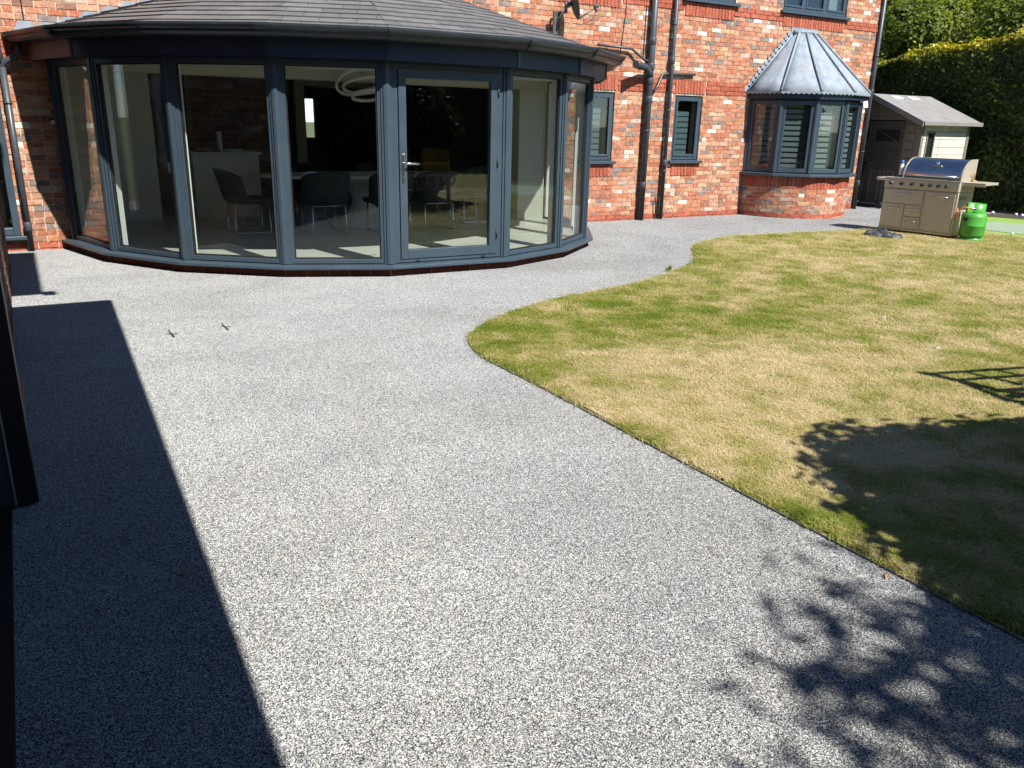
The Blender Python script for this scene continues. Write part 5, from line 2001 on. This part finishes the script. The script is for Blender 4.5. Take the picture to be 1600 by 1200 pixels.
for (x, y, a, lb) in ((2.70, 1.62, .4, 'dry brown fallen leaf on the gravel at the lawn edging'), (.33, 2.93, 1.9, 'dry brown fallen leaf on the shaded gravel near the shadow edge')):
    m = MB()
    c_, s_n = math.cos(a), math.sin(a)
    L2 = lambda u, v, z: (x + u * c_ - v * s_n, y + u * s_n + v * c_, z)
    m.add([L2(-.025, 0, .004), L2(0, .010, .010), L2(.03, 0, .005), L2(0, -.010, .008), L2(-.025, 0, .003), L2(0, .010, .009), L2(.03, 0, .004), L2(0, -.010, .007)], [(0, 1, 2), (0, 2, 3), (6, 5, 4), (7, 6, 4)])
    tag(obj('fallen_leaf', m, 'timber'), lb, 'leaf')
# recessed lifting slots of the resin-filled inspection cover
ic = thing('inspection_cover', 'resin filled inspection cover flush in the patio with two dark lifting slots', 'inspection cover', (1.08, 6.73, 0))
m = MB()
strip_w = .004
x0, x1, y0, y1 = .90, 1.27, 6.58, 6.90
for bx in ((x0, x1, y0, y0 + strip_w), (x0, x1, y1 - strip_w, y1)):
    m.box(bx[0], bx[1], bx[2], bx[3], .0005, .003)
obj('rim', m, 'rim_grey', ic)
for (cx_, yy0, yy1) in ((.875, 6.57, 6.84), (1.295, 6.63, 6.87)):
    m = MB()
    m.hexa([(cx_ - .008, yy0, .0005), (cx_ + .010, yy0, .0005), (cx_ + .002, yy1, .0005), (cx_ - .004, yy1, .0005), (cx_ - .008, yy0, .003), (cx_ + .010, yy0, .003), (cx_ + .002, yy1, .003), (cx_ - .004, yy1, .003)])
    m.box(cx_ + .010, cx_ + .045, yy0 + .10, yy0 + .112, .0005, .003)
    m.box(cx_ - .03, cx_ - .006, yy0 + .13, yy0 + .14, .0005, .003)
    obj('lifting_slot', m, 'rubber', ic)

# ------------------------------------------------------------------ wing on the left (open doors beside the camera)
WX = -0.20
wing = thing('house_wing', 'brick side wing with dark open door frame at the patio edge', 'house', (WX, 4, 0))
ww = lambda u, d, z: (WX - .008 + d, u, z)
w_opens = [(-1.6, 3.95, -.1, 2.45), (9.2, 10.2, 1.0, 2.1)]
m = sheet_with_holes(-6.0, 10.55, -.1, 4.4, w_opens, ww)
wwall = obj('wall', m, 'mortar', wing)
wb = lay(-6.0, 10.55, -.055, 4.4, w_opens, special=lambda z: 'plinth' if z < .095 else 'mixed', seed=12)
wall_bricks(wwall, wb, ww, 13, 0, lambda b: b[0], lambda b: .008, 0.45)  # brick colour darkened to stand in for shade on this wall
m = MB(); m.box(WX - 3.5, WX - .28, 10.27, 10.55, -.1, 4.4); obj('end_wall', m, 'brick_red', wing)
# white window in the wing wall (shows mirrored in the sunroom glass)
m = MB()
for bx in ((9.2, 9.26, 1.0, 2.1), (10.14, 10.2, 1.0, 2.1), (9.26, 10.14, 1.0, 1.06), (9.26, 10.14, 2.04, 2.1), (9.67, 9.73, 1.06, 2.04)):
    m.box(WX - .1, WX - .03, *bx[:2], *bx[2:])
w_ = obj('window', m, 'white_plastic', wing)
m = MB(); m.box(WX - .08, WX - .06, 9.255, 10.145, 1.055, 2.045); obj('pane', m, 'glass', w_)
m = MB(); m.box(WX - .4, WX - .35, 9.1, 10.3, .9, 2.2); obj('dark_backing', m, 'interior_dark', w_)
# brick window board projecting beyond the door
m = MB(); m.box(WX - .02, WX + .062, 4.55, 5.35, .10, .16); obj('ledge', m, 'tile_sill', wing)
# sliding door stack: black stile, grey stile with lock, threshold
m = MB(); m.box(WX - .14, WX + .085, 3.83, 3.94, .012, 2.42); dl = obj('door_leaf', m, 'black_frame', wing, bevel=.004)
m = MB(); m.box(WX - .10, WX - .005, 3.822, 3.83, .02, 2.40); obj('edge_strip', m, 'grey_frame', dl)
m = MB(); m.box(WX - .004, WX + .002, 3.816, 3.83, .02, 2.40); obj('seal', m, 'stone_pale', dl)
m = MB(); m.box(WX - .07, WX - .035, 3.812, 3.822, .95, 1.15); obj('lock_plate', m, 'chrome', dl)
m = MB(); m.box(WX - .16, WX - .02, -1.55, 3.83, -.01, .012); obj('threshold', m, 'black_frame', wing)
m = MB(); m.box(WX - .14, WX - .02, -1.6, -1.5, .0, 2.42); m.box(WX - .14, WX - .02, -1.5, 3.83, 2.36, 2.45); obj('door_frame', m, 'black_frame', wing)
m = MB(); m.box(WX - 3.4, WX - .16, -5.9, 10.2, -.02, .008); obj('floor_inside', m, 'interior_dark', wing)
m = MB(); m.box(WX - 3.5, WX - 3.4, -6.0, 10.55, -.1, 4.4); m.box(WX - 3.4, WX - .28, -6.0, -5.9, -.1, 4.4); obj('rear_wall', m, 'interior_dark', wing)
m = MB(); m.box(WX - 3.5, WX + .62, 2.6, 9.0, 4.4, 4.55); m.box(WX - 3.5, WX + .06, -6.05, 2.6, 4.4, 4.55); m.box(WX - 3.5, WX + .06, 9.0, 10.6, 4.4, 4.55); obj('flat_roof', m, 'shed_roof', wing)  # wider middle overhang added to shade the wing wall
# canopy over the doors and an unseen slab added above to cast shade; their shadows fall across the patio
hC = 2.80
kx, ky = 0.16, 0.824
m = MB()
far_x, near_x = 0.595 + kx * hC, 0.30 + kx * hC
yF = 8.19 - ky * hC
m.hexa([(WX + .004, -5.5, hC), (near_x - .05, -5.5, hC), (far_x, yF, hC), (WX + .004, yF + .03, hC), (WX + .004, -5.5, hC + .05), (near_x - .05, -5.5, hC + .05), (far_x, yF, hC + .05), (WX + .004, yF + .03, hC + .05)])
obj('canopy', m, 'fascia_paint', wing)
hE = 4.72
m = MB(); m.box(WX + .63, 0.05 + kx * hE, 8.80 - ky * hE, 11.50 - ky * hE, hE - .06, hE); m.box(0.05 + kx * hE, 0.16 + kx * hE, 8.74 - ky * hE, 8.86 - ky * hE, hE - .08, hE + .02); obj('shadow_slab', m, 'fascia_paint', wing)

# ------------------------------------------------------------------ vegetation
def leaf_mesh(name, P, Nrm, size, tone, mat, aspect=1.6):
    """one small bent leaf (two triangles folded on the midrib) per point"""
    n = len(P)
    g = rng
    up_ = g.normal(size=(n, 3))
    T = np.cross(Nrm, up_)
    T /= np.linalg.norm(T, axis=1, keepdims=True) + 1e-9
    B = np.cross(Nrm, T)
    s = size[:, None] * g.uniform(.6, 1.3, (n, 1))
    fold = Nrm * s * .25
    a = P - T * s * aspect * .5
    b = P + T * s * aspect * .5
    c = P + B * s * .5 + fold
    d = P - B * s * .5 + fold
    V = np.stack([a, c, b, d], axis=1).reshape(-1, 3)
    idx = np.arange(n) * 4
    F = np.concatenate([np.stack([idx, idx + 1, idx + 2], 1), np.stack([idx, idx + 2, idx + 3], 1)], axis=1).reshape(-1, 3)
    me = bpy.data.meshes.new(name)
    me.vertices.add(len(V))
    me.vertices.foreach_set('co', V.astype(np.float32).ravel())
    nf = len(F)
    me.loops.add(nf * 3)
    me.polygons.add(nf)
    me.loops.foreach_set('vertex_index', F.astype(np.int32).ravel())
    me.polygons.foreach_set('loop_start', (np.arange(nf) * 3).astype(np.int32))
    me.polygons.foreach_set('loop_total', np.full(nf, 3, np.int32))
    me.update(calc_edges=True)
    at = me.attributes.new('tone', 'FLOAT', 'FACE')
    at.data.foreach_set('value', np.repeat(tone, 2).astype(np.float32))
    me.materials.append(MAT[mat])
    return me

def rand_dirs(n):
    v = rng.normal(size=(n, 3))
    return v / np.linalg.norm(v, axis=1, keepdims=True)

def n3(p, s, seed):
    return (vnoise(p[:, 0] + p[:, 2] * .7, p[:, 1] - p[:, 2] * .6, s, seed) + vnoise(p[:, 2] + p[:, 0] * .4, p[:, 1] + p[:, 2] * .5, s, seed + 1)) / 2

def hedge(label, x0, x1, y0, y1, ztop, n, leaf, seed, name='hedge'):
    """clipped hedge: dense leaf shell with a dark woody core"""
    t_ = thing(name, label, 'hedge', ((x0 + x1) / 2, (y0 + y1) / 2, 0))
    u = rng.random(n)
    Y = y0 + (y1 - y0) * rng.random(n)
    X = x0 + (x1 - x0) * rng.random(n)
    Zt = ztop(X, Y)
    Z = Zt * rng.random(n)
    long_y = (y1 - y0) > (x1 - x0)
    top = u < .30
    face = ~top
    dep = np.abs(rng.normal(0, .10, n))
    Nn = np.zeros((n, 3))
    P = np.stack([X, Y, Z], 1)
    if long_y:
        P[face, 0] = np.where(rng.random(face.sum()) < .82, x0 + dep[face], x1 - dep[face])
        Nn[face, 0] = np.where(P[face, 0] < (x0 + x1) / 2, -1, 1)
    else:
        P[face, 1] = np.where(rng.random(face.sum()) < .5, y0 + dep[face], y1 - dep[face])
        Nn[face, 1] = np.where(P[face, 1] < (y0 + y1) / 2, -1, 1)
    P[top, 2] = Zt[top] - dep[top] * .8
    Nn[top, 2] = 1
    lump = (n3(P, .55, seed) - .5) * .42 + (n3(P, .2, seed + 4) - .5) * .22
    P += Nn * lump[:, None]
    stray = rng.random(n) < .03
    P[stray] += Nn[stray] * rng.uniform(.03, .16, (stray.sum(), 1))
    Nr = Nn + rand_dirs(n) * .9
    Nr /= np.linalg.norm(Nr, axis=1, keepdims=True)
    tone = np.clip(.35 + .5 * (n3(P, .5, seed + 9) - .5) + rng.normal(0, .14, n) + .60 * np.clip((P[:, 2] - Zt + .22) / .22, 0, 1), 0, 1)  # uppermost leaves coloured yellower in place of sunlight
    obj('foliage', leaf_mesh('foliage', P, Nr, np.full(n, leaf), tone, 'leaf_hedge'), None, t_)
    m = MB()
    xs = np.linspace(x0 + .22, x1 - .22, 3)
    if long_y:
        for k in range(int((y1 - y0) / 1.0)):
            a, b = y0 + .1 + k * 1.0, y0 + .1 + k * 1.0 + .98
            zt = float(min(ztop(np.array([x0]), np.array([a]))[0], ztop(np.array([x0]), np.array([b]))[0])) - .28
            m.box(x0 + .25, x1 - .25, a, min(b, y1 - .1), .02, zt)
    else:
        m.box(x0 + .1, x1 - .1, y0 + .25, y1 - .25, .02, float(ztop(np.array([x0]), np.array([y0]))[0]) - .28)
    obj('inner_branches', m, 'bark', t_)
    return t_
hz = lambda X, Y: 3.62 + (10.8 - Y) * .115 + .0 * X
hedge('tall clipped dark green hedge with painted sunlit top behind the shed and putting green', 18.75, 20.1, 2.0, 19.0, hz, 90000, .060, 40)
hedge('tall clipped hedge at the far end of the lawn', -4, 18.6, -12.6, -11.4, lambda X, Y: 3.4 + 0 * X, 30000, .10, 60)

def limb(m, a, b, r0, r1, r_, wob=.1, seg=7, n=6):
    a, b = Vector(a), Vector(b)
    pts, rs = [], []
    L_ = (b - a).length
    for k in range(n + 1):
        f = k / n
        off = Vector((r_.uniform(-1, 1), r_.uniform(-1, 1), r_.uniform(-.4, .4))) * wob * L_ * math.sin(PI * f) * .5
        pts.append(a + (b - a) * f + off)
        rs.append(r0 + (r1 - r0) * f)
    m.tube(pts, rs, seg)
    return pts

def tree(label, x, y, h, cr, n, leaf, seed, mat='leaf_tree', low=.25, group=None, name='broadleaf_tree', flat=1.0, aspect=1.6):
    r_ = random.Random(seed)
    t_ = thing(name, label, 'tree', (x, y, 0), group)
    m = MB()
    base = Vector((x, y, -.05))
    topz = h * .72
    tr_r = max(.05, h * .022)
    trunk = limb(m, base, (x + r_.uniform(-.2, .2), y + r_.uniform(-.2, .2), topz), tr_r, tr_r * .3, r_, .06, 9, 8)
    lobes = []
    nl = 16
    for k in range(nl):
        f = low + (1 - low) * (k + .5) / nl
        zc = h * f
        prof_ = math.sin(PI * min(1, max(0.05, (f - low) / (1 - low) * .85 + .12)))
        a = k * 2.4 + r_.uniform(-.4, .4)
        rad = cr * prof_ * r_.uniform(.45, .75)
        c = Vector((x + rad * math.cos(a), y + rad * math.sin(a), min(zc, h - .1 * h)))
        st = trunk[min(len(trunk) - 1, int(f * .8 * len(trunk)))]
        limb(m, st, c, tr_r * .38, tr_r * .08, r_, .2, 6, 4)
        lobes.append((c, cr * r_.uniform(.34, .55)))
    obj('trunk', m, 'bark', t_)
    per = n // len(lobes)
    PP, NN, TT = [], [], []
    for (c, q) in lobes:
        d = rand_dirs(per)
        rr = q * np.clip(rng.normal(.86, .2, per), .2, 1.25)
        P = np.array(c)[None, :] + d * rr[:, None] * np.array([1, 1, .75 * flat])
        w = n3(P, .6, seed % 50) > .28
        P, d = P[w], d[w]
        nn = d + rand_dirs(len(d)) * .9 + np.array([0, 0, .9])
        nn /= np.linalg.norm(nn, axis=1, keepdims=True)
        PP.append(P)
        NN.append(nn)
        TT.append(np.clip(.45 + .5 * (n3(P, .8, 7) - .5) + rng.normal(0, .18, len(P)), 0, 1))
    P, nn, tt = np.concatenate(PP), np.concatenate(NN), np.concatenate(TT)
    k = P[:, 2] > .05
    obj('crown', leaf_mesh('crown', P[k], nn[k], np.full(k.sum(), leaf), tt[k], mat, aspect), None, t_)
    return t_
# lit trees over the hedge, lower row in front
for i, (x, y, h, cr, lb) in enumerate(((22.0, 12.0, 4.9, 1.9, 'low pale green tree showing just over the hedge behind the shed'),
                                       (22.2, 15.2, 5.0, 2.0, 'low pale green tree showing over the hedge nearest the house corner'),
                                       (22.0, 9.2, 4.8, 1.9, 'low leafy tree showing over the hedge beyond the putting green'),
                                       (24.4, 10.8, 6.0, 2.4, 'leafy tree in the second row, between the low trees'),
                                       (24.6, 14.2, 6.2, 2.5, 'leafy tree in the second row, behind the shed roof'),
                                       (25.0, 18.2, 6.4, 2.6, 'leafy tree in the second row, tucked behind the house corner'),
                                       (27.8, 13.0, 8.0, 3.2, 'tall leafy tree at the back, filling the gap above the hedge'),
                                       (28.2, 18.0, 8.4, 3.4, 'tall leafy tree at the back beside the house corner'))):
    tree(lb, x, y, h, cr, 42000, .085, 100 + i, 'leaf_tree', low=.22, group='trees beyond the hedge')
# garden trees behind the photographer, mirrored in the sunroom glass
for i, (x, y) in enumerate(((-3.0, -14.5), (1.5, -15.0), (6.0, -14.4), (10.5, -15.0), (15.0, -14.5), (19.5, -13.0))):
    tree('leafy tree standing behind the hedge at the far end of the lawn', x, y, 8.5 + (i % 3), 2.9, 9000, .17, 200 + i, 'leaf_dark', low=.12, group='trees behind the far hedge')
# broadleaf shrub just right of the photographer and a small loose tree: their shadows reach into the picture
tree('rounded evergreen shrub on the lawn beside the photographer', 4.45, -0.25, 2.5, 1.40, 80000, .085, 301, 'leaf_dark', low=.10, name='evergreen_shrub')
tree('second rounded evergreen shrub standing beside the garden bench', 6.5, -0.4, 2.5, 1.5, 60000, .085, 305, 'leaf_dark', low=.10, name='evergreen_shrub')
tree('small loose leaved tree at the patio edge beside the photographer', 3.60, -3.62, 5.9, 1.5, 3600, .062, 302, 'leaf_dark', low=.58, name='small_tree', aspect=3.4)

# slatted bench beyond the right edge, throwing its shadow over the grass
def bench():
    t_ = thing('garden_bench', 'slatted wooden garden bench standing on the lawn', 'bench', (6.1, 2.1, 0))
    x0, x1, yb, yf = 5.36, 6.76, 2.30, 1.98
    for k in range(3):
        m = MB(); m.box(x0, x1, yf + k * .115, yf + k * .115 + .06, .38, .40); obj('seat_slat', m, 'timber', t_)
    for z in (.62, .84):
        m = MB(); m.box(x0 + .06, x1 - .06, yb, yb + .02, z, z + .045); obj('back_rail', m, 'timber', t_)
    for k in range(4):
        x = x0 + .30 + k * .27
        m = MB(); m.box(x, x + .05, yb + .021, yb + .035, .40, .86); obj('back_slat', m, 'timber', t_)
    for x in (x0, x1 - .06):
        m = MB(); m.box(x, x + .06, yb - .001, yb + .05, .0, .90); obj('leg', m, 'timber', t_)
        m = MB(); m.box(x, x + .06, yf - .06, yf - .01, .0, .58); obj('leg', m, 'timber', t_)
        m = MB(); m.box(x, x + .06, yf - .06, yb - .002, .582, .61); obj('armrest', m, 'timber', t_)
    t_.rotation_euler = (0, 0, R(-16))
bench()
